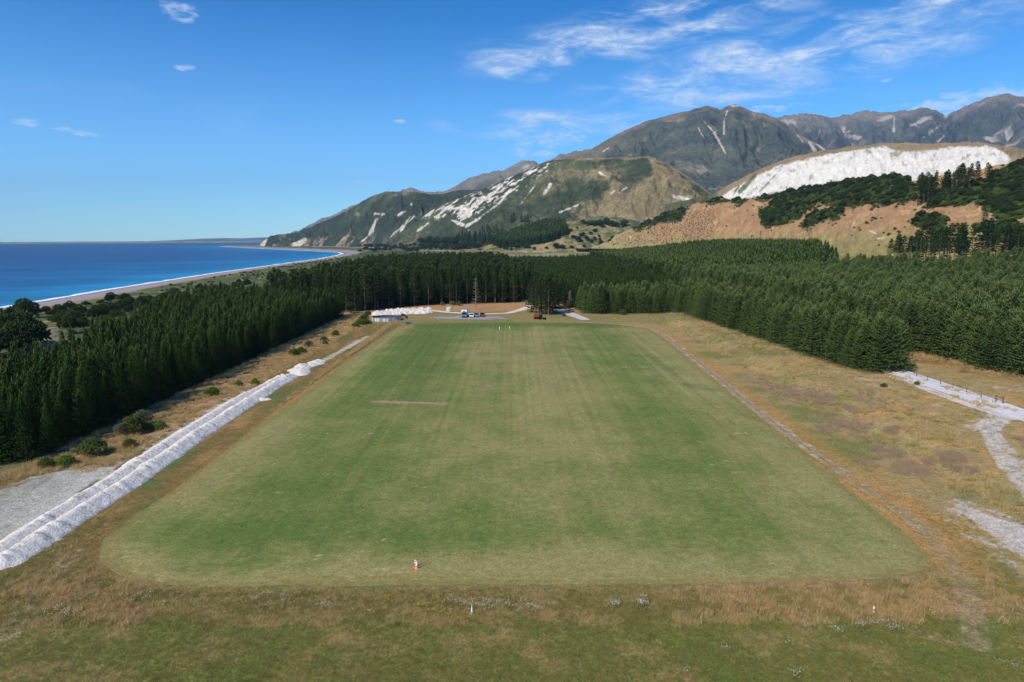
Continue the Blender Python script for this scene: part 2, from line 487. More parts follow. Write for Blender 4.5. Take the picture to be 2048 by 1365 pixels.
def fcol(X, Y, px, py):
    """albedo of the rough ground"""
    n1, n2, n3 = fbm(X * .05, Y * .05, 4), fbm(X * .22 + 40, Y * .22, 4), fbm(X * .9, Y * .9 - 20, 3)
    streak = fbm(X * .30, Y * .045 + 11, 4)
    s = shore_s(X, Y)
    c = np.zeros(X.shape + (3,)); c[:] = lin((126, 116, 74))
    c = mixc(c, lin((104, 104, 62)), sst(n1 + .4 * n2, -.1, .35))
    # ---- the foreground sward and the rough band before the field
    fg = 1 - sst(Y + 6 * n1, 60, 68)
    g = np.zeros_like(c); g[:] = lin((102, 104, 50))
    g = mixc(g, lin((136, 118, 74)), sst(n2 + .5 * n1 + .3 * n3, 0.0, .5) * .65)
    g = mixc(g, lin((84, 104, 42)), sst(-n1 - .5 * n2, .05, .45) * .8)
    g = mixc(g, lin((150, 130, 100)), sst(n3 + .7 * n2, .45, .75) * .5)
    band = sst(Y + 1.2 * n2, 54.5, 57) * (1 - sst(Y, 63, 66))
    g = mixc(g, lin((136, 114, 72)), band * .7)
    g = mixc(g, lin((94, 104, 54)), band * sst(n2 + n3 * .5, .05, .4) * .7)
    tanr = band * sst(X + 5 * n2, 14, 22) * (1 - sst(X, 42, 48))
    g = mixc(g, lin((158, 122, 84)), tanr * sst(n2 + .4 * n3, -.35, .2) * .85)
    tanl = band * (1 - sst(X + 5 * n2, -36, -30)) * sst(Y, 55, 58)
    g = mixc(g, lin((150, 112, 74)), tanl * sst(n2 + .4 * n3, -.2, .3) * .8)
    c = mixc(c, g, fg)
    # ---- strip left of the field: brown-olive bank, then dry pink grass up to the pines
    lf = sst(-X, 36, 40) * sst(Y, 60, 66) * (1 - sst(Y, 300, 320)) * (1 - sst(-X, 80, 90))
    b = np.zeros_like(c); b[:] = lin((122, 100, 56))
    b = mixc(b, lin((92, 104, 54)), sst(streak + .4 * n2, .05, .35))
    b = mixc(b, lin((160, 122, 76)), sst(-streak + .5 * n3, .1, .4) * .8)
    edge = np.exp(-((X - np.interp(Y, [60, 80, 140, 200, 260, 300], [-42.5, -44.0, -45.5, -46.5, -47.5, -46])) / .9) ** 2) * sst(Y, 72, 80)
    b = mixc(b, lin((168, 126, 78)), edge * .75)
    pink = sst(-X + 1.5 * n2, 57.6, 59.5) * sst(Y, 84, 90)
    p = np.zeros_like(c); p[:] = lin((184, 142, 108))
    p = mixc(p, lin((118, 112, 72)), sst(n2 + .4 * n3, .05, .4) * .85)
    p = mixc(p, lin((150, 120, 110)), sst(-n1 + .4 * n3, .1, .4) * .6)
    b = mixc(b, p, pink)
    c = mixc(c, b, lf)
    # lime dust beside the windrows
    dust = sd_line(X, Y, [(-59.3, 92), (-58.9, 120), (-58.4, 150)], 30)
    c = mixc(c, lin((196, 188, 178)), sst(.9 + 1.6 * n2 + 1.2 * n3 - dust, 0, .7) * (1 - sst(Y, 140, 160)))
    thin = sd_line(X, Y, [(-53.5, 168), (-51.5, 190), (-50.5, 215), (-49.6, 232)], 30)
    c = mixc(c, lin((184, 172, 154)), sst(.6 + 1.1 * n3 - thin, 0, .6))
    # lime apron at far left
    a = sd_poly(X, Y, APRON, 40) + 1.2 * n2 + .8 * n3
    c = mixc(c, lin((212, 204, 196)), sst(a, -.25, .35))
    c = mixc(c, lin((120, 112, 74)), sst(a, -.2, .3) * sst(n2 + .8 * n3 - .35 * np.abs(a), .35, .55) * .8)
    rutl = perlin(X * .9 + .25 * n2 + Y * .10, Y * .05)
    c = mixc(c, lin((168, 158, 148)), sst(a, .3, 1.5) * sst(rutl, .25, .55) * .6)
    # ---- right of the field
    rt = sst(X + .6 * n2, 40, 44) * sst(Y, 58, 66) * (1 - sst(Y, 296, 306))
    r = np.zeros_like(c); r[:] = lin((150, 130, 86))
    r = mixc(r, lin((112, 112, 58)), sst(n1 + .5 * n2, -.05, .3) * .8)
    r = mixc(r, lin((172, 134, 78)), sst(-n1 + .7 * n2 + .2 * n3, .08, .4) * .75)
    td = sd_line(X, Y, TRACK, 40)
    r = mixc(r, lin((166, 124, 70)), (1 - sst(td, 2.0, 4.5)) * sst(n2 + .3, -.3, .3) * .7)
    flat_ = sst(X, 71, 76) * (1 - sst(Y, 165, 178))
    r = mixc(r, lin((178, 142, 92)), flat_ * sst(n2 + n1, -.1, .4) * .7)
    r = mixc(r, lin((186, 172, 154)), flat_ * sst(n3 * .5 + .9 * fbm(X * .12, Y * .3 + 5, 4) + .3 * n2, .2, .55) * sst(Y, 100, 112) * .75)
    c = mixc(c, r, rt)
    q = sd_poly(X, Y, RGRAV, 40) + 2.0 * n3 + 4.0 * fbm(X * .5 + Y * .3, Y * .12 - X * .1, 4) + .2
    c = mixc(c, lin((192, 182, 172)), sst(q, -.6, 1.6) * .85)
    q = np.minimum(sd_line(X, Y, RUT1, 40), sd_line(X, Y, RUT2, 40))
    c = mixc(c, lin((190, 180, 168)), sst(.55 + .9 * n3 + .5 * n2 - q, 0, .7) * .88)
    q = sd_poly(X, Y, JUNC, 40) + 1.5 * n3
    c = mixc(c, lin((192, 182, 170)), sst(q + 1.2 * n2, -.4, 1.2) * .85)
    # worn, pink-grey wheel track in the near right corner
    wt = sd_line(X, Y, TRACK[-6:], 40)
    c = mixc(c, lin((150, 130, 98)), sst(.7 - wt + 1.2 * n3 + .6 * n2, 0, 1.2) * (1 - sst(Y, 76, 84)) * .75)
    lt = sd_line(X, Y, GL([(150, 1110), (75, 1165), (50, 1215), (20, 1270)]), 40)
    c = mixc(c, lin((158, 136, 106)), sst(.9 - lt + 1.0 * n3 + .5 * n2, 0, 1.0) * .7)
    # ---- behind the field: tan verge and banks
    yd = sst(Y, 262, 270) * (1 - sst(Y, 350, 365)) * sst(X, -75, -66) * (1 - sst(X, 78, 84))
    y = np.zeros_like(c); y[:] = lin((138, 122, 76))
    y = mixc(y, lin((116, 116, 66)), sst(n1 + .6 * n2, 0, .3) * .8)
    y = mixc(y, lin((178, 132, 92)), sst(Y + 8 * n2, 305, 318) * .8)
    c = mixc(c, y, yd)
    # ---- needle litter under the trees
    for blk in (BLOCK_LEFT, BLOCK_MATURE, BLOCK_NEAR_RIGHT, BLOCK_MID, BLOCK_RIGHT, BLOCK_FAR):
        c = mixc(c, lin((74, 62, 44)), sst(sd_poly(X, Y, blk, 40) + 2 * n2, -1.5, 1.5) * .9)
    red = sst(6 - sd_line(X, Y, [(107, 182), (111, 158), (119, 138), (140, 116)], 40) + 4 * n2, 0, 3)
    c = mixc(c, lin((140, 92, 66)), red * sst(n3 + n2, -.25, .2) * .8)
    c = mixc(c, lin((104, 100, 58)), red * sst(-n3 + n2, .15, .4) * .7)
    # ---- beach, dunes, coast flats
    dn = (1 - sst(s, 170, 230)) * (1 - sst(-X, 5000, 6000))
    d = np.zeros_like(c); d[:] = lin((84, 90, 54))
    d = mixc(d, lin((146, 130, 88)), sst(n1 + .5 * n2 + .5 * sst(80 - s, 0, 40), .15, .5))
    d = mixc(d, lin((70, 82, 48)), sst(-n1 - .5 * n2, .1, .35) * .8)
    d = mixc(d, lin((150, 138, 136)), 1 - sst(s + 10 * n1, 42, 56))
    d = mixc(d, lin((128, 118, 118)), 1 - sst(s, 8, 22))
    c = mixc(c, d, dn)
    bare = sd_poly(X, Y, GL([(28, 690), (60, 668), (100, 655), (122, 668), (90, 690), (40, 706)]), 60) + 5 * n2
    c = mixc(c, lin((142, 126, 112)), sst(bare, -2, 3) * .9)
    # ---- far valley floor
    vf = sst(Y, 880, 1000) * (1 - dn)
    v = np.zeros_like(c); v[:] = lin((150, 136, 98))
    v = mixc(v, lin((112, 118, 72)), sst(fbm(X * .006, Y * .004, 4), -.05, .25))
    v = mixc(v, lin((78, 84, 58)), sst(fbm(X * .01 + 9, Y * .006, 4), .05, .3) * .9)
    c = mixc(c, v, vf)
    bench = sst(X, 150, 230) * sst(Y, 330, 380)
    c = mixc(c, lin((130, 124, 76)), bench * (1 - vf) * .8)
    return c

# ---- ground: one sheet from under the camera to far behind the ridges
_ys = [-60.0, -30.0, 0.0, 20.0, 34.0, 40.0]
while _ys[-1] < 14000:
    _ys.append(_ys[-1] + float(np.clip(0.36 * (max(_ys[-1], 40) / 60) ** 1.33, .36, 300)))
_ys = np.array(_ys)
_u = np.linspace(-1, 1, 620)
GX = _u[None, :] * (52 + 1.02 * np.maximum(_ys, 10))[:, None]
GY = np.repeat(_ys[:, None], len(_u), 1)
GZ = gz(GX, GY)
GP = np.stack([GX, GY, GZ], -1)
_gpx, _gpy = proj(GP)
ground = link('ground', np_mesh('ground', GP, grid_faces(*GX.shape), M['ground'], True, fcol(GX, GY, _gpx, _gpy)))
tag(ground, kind='structure')

# ---- the mown field
def resample(pts, n, seed, amp):
    """n points along a polyline, nudged sideways so that no edge is ruler-straight"""
    pts = np.asarray(pts, float); L = np.concatenate([[0], np.cumsum(np.hypot(*np.diff(pts, axis=0).T))])
    t = np.linspace(0, L[-1], n); x, y = np.interp(t, L, pts[:, 0]), np.interp(t, L, pts[:, 1])
    k = max(2, int(n * 3.5 / L[-1])); w = np.hanning(2 * k + 3)[1:-1]; w /= w.sum()
    sm = lambda a: np.convolve(np.pad(a, len(w) // 2, mode='reflect', reflect_type='odd'), w, 'valid')
    x, y = sm(x), sm(y); tx, ty = np.gradient(x), np.gradient(y); q = np.hypot(tx, ty)
    j = amp * (fbm(t * .16, t * 0 + seed, 4) + .35 * fbm(t * .9, t * 0 + seed, 3)) * sst(t, 0, 4) * sst(L[-1] - t, 0, 4)
    return np.stack([x - ty / q * j, y + tx / q * j], 1)
NU, NV = 280, 520
_l = resample([FIELD[-1]] + FIELD[:10], NV, 3, 1.0); _t = resample(FIELD[9:14], NU, 5, 1.2)
_r = resample(FIELD[13:26][::-1], NV, 8, 1.0); _b = resample([FIELD[-1]] + FIELD[25:-1][::-1], NU, 11, .8)
uu, vv = np.linspace(0, 1, NU)[None, :, None], (np.linspace(0, 1, NV) ** 1.45)[:, None, None]
_vi = vv[:, 0, 0] * (NV - 1)
_ip = lambda c: np.stack([np.interp(_vi, np.arange(NV), c[:, 0]), np.interp(_vi, np.arange(NV), c[:, 1])], 1)
_l, _r = _ip(_l), _ip(_r)
FP2 = (1 - uu) * _l[:, None] + uu * _r[:, None] + (1 - vv) * _b[None] + vv * _t[None] - ((1 - uu) * (1 - vv) * _b[0] + uu * (1 - vv) * _b[-1] + (1 - uu) * vv * _t[0] + uu * vv * _t[-1])
FX, FY = FP2[..., 0], FP2[..., 1]
FRIM = np.concatenate([_b[::6], _r[::8], _t[::-1][::8], _l[::-1][::8]])
_rim = sd_poly(FX, FY, FRIM, 6)
FZ = gz(FX, FY) + .012 + .03 * sst(_rim, 0, .8)
def field_colour():
    X, Y = FX, FY
    U = np.repeat(uu[:, :, 0], NV, 0)
    n1, n2, n3 = fbm(X * .035, Y * .03, 4), fbm(X * .16, Y * .12 + 7, 4), fbm(X * .8, Y * .8, 3)
    st = fbm(X * .42, Y * .012 + 3, 4); st2 = fbm(X * 1.3, Y * .02, 3); row = fbm(X * .02, Y * .9, 3)
    tan, green, deep = lin((140, 131, 82)), lin((106, 114, 58)), lin((86, 104, 48))
    # share of green: long bands down the field
    gb = np.interp(U, [0, .05, .10, .17, .26, .36, .43, .50, .55, .60, .66, .72, .78, .84, .90, 1.0],
                      [.05, .15, .55, .95, .85, .50, .45, .35, .25, .30, .42, .70, .85, .62, .18, .10])
    v = (Y - Y.min()) / (Y.max() - Y.min())
    near = 1 - sst(Y + 3 * n2, 64, 72)
    gb = gb + .60 * n1 + .28 * st + .20 * st2 + .55 * n2 + .35 * n3
    gb = gb + .40 * np.exp(-((Y - 74 - 3 * n1) / 5) ** 2) * (1 - sst(X, 10, 30)) - .55 * near
    gb = gb + .9 * np.exp(-((Y - 262) / 9) ** 2) * sst(U, .02, .1) * (1 - sst(U, .93, .99))
    gb = gb + .35 * sst(U, .02, .12) * (1 - sst(U, .25, .4)) * sst(v, .3, .6)
    gb = gb + .25 * row * near
    gb = gb - .8 * (1 - sst(Y, 62, 64.5)) - .25 * np.exp(-((U - .565) / .03) ** 2) * sst(v, .2, .4)
    gm = sst(gb, -.15, .95)
    c = mixc(np.zeros(X.shape + (3,)) + tan, green, gm)
    c = mixc(c, deep, sst(gb, .7, 1.3) * .8)
    # darker, bluish damp turf patches along the right edge and dark seams
    for (x, y, w, l) in ((41, 150, 5, 7), (45.5, 122, 4.5, 7), (46.5, 100, 3, 6), (47, 88, 3, 5), (40.5, 172, 4, 9)):
        m = np.exp(-(((X - x + .25 * (Y - y)) / w) ** 2 + ((Y - y) / l) ** 2)) + .5 * n2 - .15
        c = mixc(c, lin((88, 106, 52)), sst(m, .3, 1.0) * .7)
    # grass-poor scars
    scars = [(790, 805, 5.5, 1.3), (850, 807, 5.0, 1.1), (410 + 620, 905, .5, .4), (650, 950, .8, .5), (975, 900, .5, .3), (1030, 985, .4, .3), (760, 900, .5, .4), (735, 960, .6, .5), (700, 860, .8, .5), (1290, 840, .5, .4), (1310, 845, .5, .3), (1080, 1100, .4, .3), (770, 1080, .3, .3), (600, 870, .7, .4), (740, 868, .6, .4), (815, 806, 8.5, .9), (1068, 820, 1.2, .7), (630, 1118, .9, 1.3), (700, 1061, .7, .9), (770, 1140, 2.2, .35), (805, 1146, 1.6, .3), (890, 1158, 2, .4), (250, 1115, .8, .5), (320, 1157, 1.2, .6),
             (1645, 1085, .9, .35), (1640, 1090, .5, .3), (1425, 930, .6, .4), (1470, 912, 1.2, .4), (1265, 735, 8, .6), (980, 772, 2.4, .6), (1480, 867, 3, .4), (890, 1045, .6, .5), (730, 1105, .8, .6), (1190, 962, .5, .4), (560, 985, 1.2, .5), (620, 905, 1.0, .4)]
    for (a, b, wx, wy) in scars:
        g = G(a, b)
        m = np.exp(-(((X - g[0]) / wx) ** 2 + ((Y - g[1]) / (wy * 1.3)) ** 2)) * (.75 + .5 * fbm(X * 2.2, Y * 2.2, 2)) + .8 * n3 - .15
        c = mixc(c, lin((178, 154, 120)), sst(m, .42, .75) * .8)
    mow = perlin(X * 1.05, Y * .008) + .6 * perlin(X * 2.3, Y * .015 + 3)
    c = c * (1 + .17 * (mow * sst(Y, 85, 140))[..., None]) * (1 + .12 * fbm(X * 1.6, Y * 1.6, 2)[..., None])
    fl = perlin(X * 1.9, Y * 1.9) + .5 * perlin(X * .3, Y * .3)
    c = mixc(c, lin((176, 158, 122)), sst(fl, .88, 1.05) * .6)
    c = mixc(c, lin((150, 142, 112)), sst(st * 1.2 + .5 * n3, .42, .7) * .5 * np.exp(-((U - .27) / .07) ** 2) * sst(v, .25, .5))
    ga, gb_ = G(748, 804), G(888, 808)
    d_, _t2 = seg_dist(X, Y, ga, gb_)
    c = mixc(c, lin((158, 130, 98)), sst(1.15 - d_ + .9 * n3 + .6 * n2, 0, .7) * .85)
    # blend the rim into the rough
    ed = _rim
    c = mixc(c, lin((130, 114, 66)), (1 - sst(ed + 1.6 * n3 + 1.4 * n2, -.4, 1.4)) * .7)
    return c
field = link('playing_field', np_mesh('playing_field', np.stack([FX, FY, FZ], -1), grid_faces(*FX.shape), M['field'], True, field_colour()))
tag(field, kind='structure')

def ribbon(name, pts, width, dz, col_fn, mat, step=.7, nacross=9, jag=.25, kind='structure', ends=1.5):
    """a strip of road or track laid on the land, with ragged sides"""
    pts = np.asarray([np.asarray(p)[:2] for p in pts], float)
    L = np.concatenate([[0], np.cumsum(np.hypot(*np.diff(pts, axis=0).T))])
    t = np.arange(0, L[-1], step)
    # smooth the corners
    cx, cy = np.interp(t, L, pts[:, 0]), np.interp(t, L, pts[:, 1])
    k = max(3, int(3.0 / step)); w = np.hanning(2 * k + 1); w /= w.sum()
    cx = np.convolve(np.pad(cx, k, mode='reflect', reflect_type='odd'), w, 'valid'); cy = np.convolve(np.pad(cy, k, mode='reflect', reflect_type='odd'), w, 'valid')
    tx, ty = np.gradient(cx), np.gradient(cy); n = np.hypot(tx, ty); nx, ny = ty / n, -tx / n
    wd = np.interp(t / L[-1], np.linspace(0, 1, len(width)), width) if hasattr(width, '__len__') else np.full(len(t), width)
    wd = wd * (sst(t, -.3, ends) * sst(L[-1] - t, -.3, ends))
    a = np.linspace(-1, 1, nacross)
    jl, jr = jag * fbm(t * .5, t * 0 + 1, 4), jag * fbm(t * .5, t * 0 + 6, 4)
    off = a[None, :] * wd[:, None] / 2 + np.where(a[None, :] < 0, jl[:, None], jr[:, None]) * np.abs(a[None, :])
    X = cx[:, None] + nx[:, None] * off; Y = cy[:, None] + ny[:, None] * off
    Z = gz(X, Y) + dz
    c = col_fn(X, Y, np.repeat(a[None, :], len(t), 0), np.repeat((t / L[-1])[:, None], nacross, 1))
    o = link(name, np_mesh(name, np.stack([X, Y, Z], -1), grid_faces(*X.shape)[:, ::-1], mat, True, c))
    return tag(o, kind=kind)

def track_col(X, Y, a, t):
    px, py = proj(np.stack([X, Y, X * 0], -1))
    base = fcol(X, Y, px, py)
    n2, n3 = fbm(X * .3, Y * .3, 4), fbm(X * 1.2, Y * 1.2, 3)
    c = np.zeros_like(base); c[:] = lin((148, 130, 104))
    c = mixc(c, lin((186, 168, 142)), sst(n2 + .5 * n3, 0, .4) * .8)
    c = mixc(c, lin((120, 114, 66)), np.exp(-((a - .0) / .22) ** 2) * sst(n2 + .4, .1, .5) * .75)
    return mixc(base, c, sst(1.05 - np.abs(a) + .5 * n3 + .3 * n2, .15, .55) * (1 - .6 * sst(t, .82, .95)))
ribbon('dirt_track', TRACK[:12], [2.6, 2.8, 2.8, 2.7, 2.6, 2.4], .05, track_col, M['ground'], .5, 13)

def gravel_col(light, dark, edge=.35):
    def f(X, Y, a, t):
        n2, n3 = fbm(X * .25, Y * .25, 4), fbm(X * 1.1, Y * 1.1, 3)
        c = np.zeros(X.shape + (3,)); c[:] = lin(light)
        c = mixc(c, lin(dark), sst(n2 + .5 * n3 + .25 * np.exp(-(a / .2) ** 2), .1, .5) * .8)
        return c
    return f
white = gravel_col((212, 200, 186), (186, 174, 158))
ribbon('gravel_road', GL([(1700, 707), (1783, 741), (1850, 763), (1940, 793), (2048, 832), (2200, 890), (2560, 1040)]), [6.3, 6.3, 6.3], .08, gravel_col((206, 199, 196), (186, 178, 174)), M['road'], .8, 9, .3)
ribbon('roadside_verge', GL([(1782, 752), (1850, 778), (1910, 800), (1985, 826), (2040, 842)]), [2.2, 2.4, 2.6, 2.2], .05, gravel_col((200, 186, 172), (156, 138, 118)), M['road'], .6, 9, .6)
ribbon('access_road', GL([(858, 621), (885, 624), (930, 627.5), (975, 628.5), (1015, 627), (1036, 622), (1056, 616), (1066, 611)]), [3.0, 4.5, 3.2, 3.2, 3.6, 5.5, 5.0], .06, white, M['road'], 1.0, 7, .4)
ribbon('forest_road', GL([(1114, 619), (1120, 622), (1135, 626), (1155, 634), (1174, 641)]), [5.0, 5.2, 5.0, 4.0], .07, gravel_col((196, 186, 178), (172, 160, 152)), M['road'], 1.0, 7, .4)
ribbon('gravel_yard', GL([(846, 636.5), (880, 636), (940, 636.2), (990, 637), (1024, 638.5)]), [5, 10, 12, 12, 4], .05, gravel_col((150, 142, 138), (128, 120, 114)), M['road'], 1.0, 11, 1.2, ends=8)

# ---- sea, its surf and the far headland beach
def sea_sheet():
    r = [20.0]
    while r[-1] < 24500: r.append(r[-1] * 1.022 + 1.5)
    r = np.array(r); th = np.radians(np.linspace(-75, 2, 330))
    X = r[:, None] * np.sin(th)[None, :]; Y = r[:, None] * np.cos(th)[None, :] - 40
    s = -shore_s(X, Y)
    n = fbm(X * .004, Y * .004, 4)
    c = np.zeros(X.shape + (3,)); c[:] = lin((8, 58, 104))
    c = mixc(c, lin((6, 88, 134)), 1 - sst(s + 80 * n, 60, 420))
    c = mixc(c, lin((20, 118, 156)), 1 - sst(s + 30 * n, 10, 90))
    c = mixc(c, lin((6, 42, 88)), sst(s + 200 * n, 350, 1100) * .8)
    return np_mesh('sea', np.stack([X, Y, np.full(X.shape, SEA_Z)], -1), grid_faces(*X.shape)[:, ::-1], M['sea'], True, c)
m, t, b = principled('sea water', .28, .5)
at = t.node('ShaderNodeVertexColor', layer_name='Col')
pos = t.node('ShaderNodeNewGeometry').outputs['Position']
sw = t.noise(t.mapping(pos, (.004, .012, 1), rot=(0, 0, rad(-25))), 1.0, 6, .6, .5)
rip = t.noise(t.mapping(pos, (.03, .09, 1), rot=(0, 0, rad(-25))), 1.0, 7, .65)
c = t.mix(1.0, at.outputs[0], t.maprange(sw, .3, .7, .66, 1.4), 'MULTIPLY')
c = t.mix(1.0, c, t.maprange(rip, .25, .75, .7, 1.35), 'MULTIPLY')
t.put(b.inputs['Base Color'], c)
b.inputs['Specular IOR Level'].default_value = .14
b.inputs['Roughness'].default_value = .35
bn = t.node('ShaderNodeBump'); bn.inputs['Distance'].default_value = 1.2; bn.inputs['Strength'].default_value = .9
t.l.new(rip, bn.inputs['Height']); t.l.new(bn.outputs[0], b.inputs['Normal'])
M['sea'] = m
tag(link('sea', sea_sheet()), kind='structure')

def surf(name, pts, s0, s1, seed, rag):
    """a broken, slightly raised line of foam along the waterline"""
    pts = np.asarray(pts, float)
    L = np.concatenate([[0], np.cumsum(np.hypot(*np.diff(pts, axis=0).T))])
    t = [0.0]
    while t[-1] < L[-1]: t.append(t[-1] + 3.0)
    t = np.array(t); cx, cy = np.interp(t, L, pts[:, 0]), np.interp(t, L, pts[:, 1])
    k = 12; w = np.hanning(2 * k + 1); w /= w.sum()
    cx = np.convolve(np.pad(cx, k, mode='reflect', reflect_type='odd'), w, 'valid'); cy = np.convolve(np.pad(cy, k, mode='reflect', reflect_type='odd'), w, 'valid')
    tx, ty = np.gradient(cx), np.gradient(cy); n = np.hypot(tx, ty); nx, ny = -ty / n, tx / n     # points out to sea on a northward line
    a = s0 + rag * fbm(t * .02, t * 0 + seed, 4) + rag * .4 * perlin(t * .11, t * 0 + seed)
    bnd = s1 + rag * fbm(t * .025, t * 0 + seed + 4, 4)
    q = np.linspace(0, 1, 6)
    off = a[:, None] + (np.maximum(bnd, a + .2) - a)[:, None] * q[None, :]
    X, Y = cx[:, None] + nx[:, None] * off, cy[:, None] + ny[:, None] * off
    Z = np.maximum(SEA_Z, gz(X, Y)) + .12 + .7 * np.sin(q * math.pi)[None, :] * sst(off, 1, 6)
    return link(name, np_mesh(name, np.stack([X, Y, Z], -1), grid_faces(*X.shape), M['foam'], True))
M['foam'] = flat('sea foam', (240, 242, 244), .9, .1, .06, .2)
tag(surf('surf_foam', SHORE, -2.5, 4.5, 1.0, 5.0), kind='stuff')

# ------------------------------------------------------------------ hills and mountains: real terrain, each range at its own distance
def mountain_range(name, ridge, foot, ns, nt, amp, wave, col_fn, mat, back=.55, pw=1.0, stretch=3.0, jag=.0, shelf=None, seed=0.0, nback=26, warp=.5):
    """ridge: (photo x, photo y, distance north); foot: (photo x, distance, height above datum). Columns run down the slope."""
    ridge = np.array(ridge, float); foot = np.array(foot, float)
    px = np.linspace(ridge[0, 0], ridge[-1, 0], ns)
    # rounded interpolation of the crest
    ry = np.interp(px, ridge[:, 0], ridge[:, 1]); rd = np.interp(px, ridge[:, 0], ridge[:, 2])
    k = max(2, ns // 160); w = np.hanning(2 * k + 3)[1:-1]; w /= w.sum()
    sm = lambda a: np.convolve(np.pad(a, len(w) // 2, mode='reflect', reflect_type='odd'), w, 'valid')
    ry, rd = sm(ry), sm(rd)
    fd = sm(np.interp(px, foot[:, 0], foot[:, 1])); fz = sm(np.interp(px, foot[:, 0], foot[:, 2]))
    R = np.array([at_depth(a, b, c) for a, b, c in zip(px, ry, rd)])
    bx = R[:, 0] / R[:, 1]
    tf = np.linspace(0, 1, nt); tb = np.linspace(0, 1, nback)[1:]
    D = fd[:, None] + (rd - fd)[:, None] * tf[None, :]
    pr = tf ** pw if shelf is None else np.interp(tf, *shelf)
    Z = fz[:, None] + (R[:, 2] - fz)[:, None] * pr[None, :]
    Db = rd[:, None] + ((rd - fd) * 1.15)[:, None] * tb[None, :]
    Zb = R[:, 2][:, None] - ((R[:, 2] - fz) * back)[:, None] * (tb ** 1.2)[None, :]
    D = np.concatenate([D, Db], 1); Z = np.concatenate([Z, Zb], 1)
    T = np.concatenate([np.repeat(tf[None], ns, 0), 1 + np.repeat(tb[None], ns, 0)], 1)
    X = bx[:, None] * D
    across = np.cumsum(np.concatenate([[0], np.hypot(np.diff(R[:, 0]), np.diff(R[:, 1]))]))[:, None] + np.zeros_like(D)
    down = np.hypot(R[:, 0] - bx * fd, rd - fd)[:, None] * T
    wx = across / wave + warp * fbm(across / wave * .7 + seed, down / wave * .5, 3)
    wy = down / (wave * stretch) + seed
    g = ridged(wx, wy, 5, .5) - .62
    fine = fbm(across / wave * 4 + seed, down / wave * 3, 4)
    env = np.where(T <= 1, np.clip(T, 0, 1) ** .45 * (1 - .93 * sst(T, .72, 1.0)), .07 + .8 * sst(T, 1.0, 1.5))
    Z = Z + amp * env * (g + .18 * fine)
    Z = Z + jag * np.exp(-((T - 1) / .25) ** 2) * fbm(across / wave * 3 + 5 + seed, down / wave * 2, 5, .6)
    P = np.stack([X, D, Z], -1)
    qx, qy = proj(P)
    c = col_fn(X, D, Z, T, qx, qy, g, fine)
    o = link(name, np_mesh(name, P, grid_faces(*X.shape)[:, ::-1], mat, True, c))
    o['kind'] = 'structure'
    return o, P, qx, qy, T

def strokes(qx, qy, lst, rag):
    rag = rag + 2.2 * fbm(qx * .16, qy * .10, 4, .65)
    m = np.full(qx.shape, -9.0)
    for (x0, y0, x1, y1, w0, w1) in lst:
        d, t = seg_dist(qx, qy, (x0, y0), (x1, y1))
        m = np.maximum(m, w0 + (w1 - w0) * t - d + rag)
    return m

def bush_mix(X, Y, qx, sc, dark, mid, tan, bias=0.0):
    n1, n2, n3 = fbm(X * sc, Y * sc, 5), fbm(X * sc * 4 + 3, Y * sc * 4, 4), fbm(X * sc * 14, Y * sc * 14, 3)
    c = np.zeros(X.shape + (3,)); c[:] = lin(dark)
    c = mixc(c, lin(mid), sst(n1 + .5 * n2 + .4 * n3 + bias, -.15, .3))
    c = mixc(c, lin(tan), sst(n2 * .7 + n1 + .35 * n3 + bias, .28, .55) * .8)
    return c, n1, n2, n3

def col_far(X, Y, Z, T, qx, qy, g, f):
    c, n1, n2, n3 = bush_mix(X, Y, qx, .0012, (70, 76, 74), (88, 90, 84), (122, 114, 106))
    hi = sst(T + .25 * n1 + .25 * g, .70, .98)
    c = mixc(c, lin((128, 118, 108)), hi * .75)
    c = mixc(c, lin((172, 158, 146)), sst(g * -1.2 + n2 * .7 + hi * .25, .42, .62) * .8)
    scr = strokes(qx, qy, [(1789, 232, 1787, 262, 1, 3), (1880, 252, 1840, 280, 2, 1), (1888, 272, 1876, 284, 2, 3), (1640, 264, 1634, 276, 1, 2.5), (1700, 262, 1690, 270, 1, 2)], 2.5 * n3)
    return mixc(c, lin((188, 170, 158)), sst(scr, 0, 1.5) * .8)
mountain_range('mountain_range', [(1380, 330, 6200), (1480, 262, 6300), (1530, 240, 6400), (1560, 233, 6500), (1605, 227, 6600), (1640, 229, 6700), (1662, 236, 6800), (1690, 231, 6900), (1735, 222, 6900), (1765, 226, 6800), (1800, 222, 6700), (1850, 217, 6500),
    (1872, 219, 6400), (1892, 231, 6400), (1904, 221, 6300), (1916, 222, 6200), (1945, 207, 6000), (1975, 194, 5900), (2010, 188, 5800), (2048, 191, 5700), (2120, 205, 5600), (2350, 260, 5600)],
    [(1380, 3900, 150), (2350, 3600, 250)], 420, 150, 240, 420, col_far, M['mount'], pw=1.15, jag=38, seed=3.3)

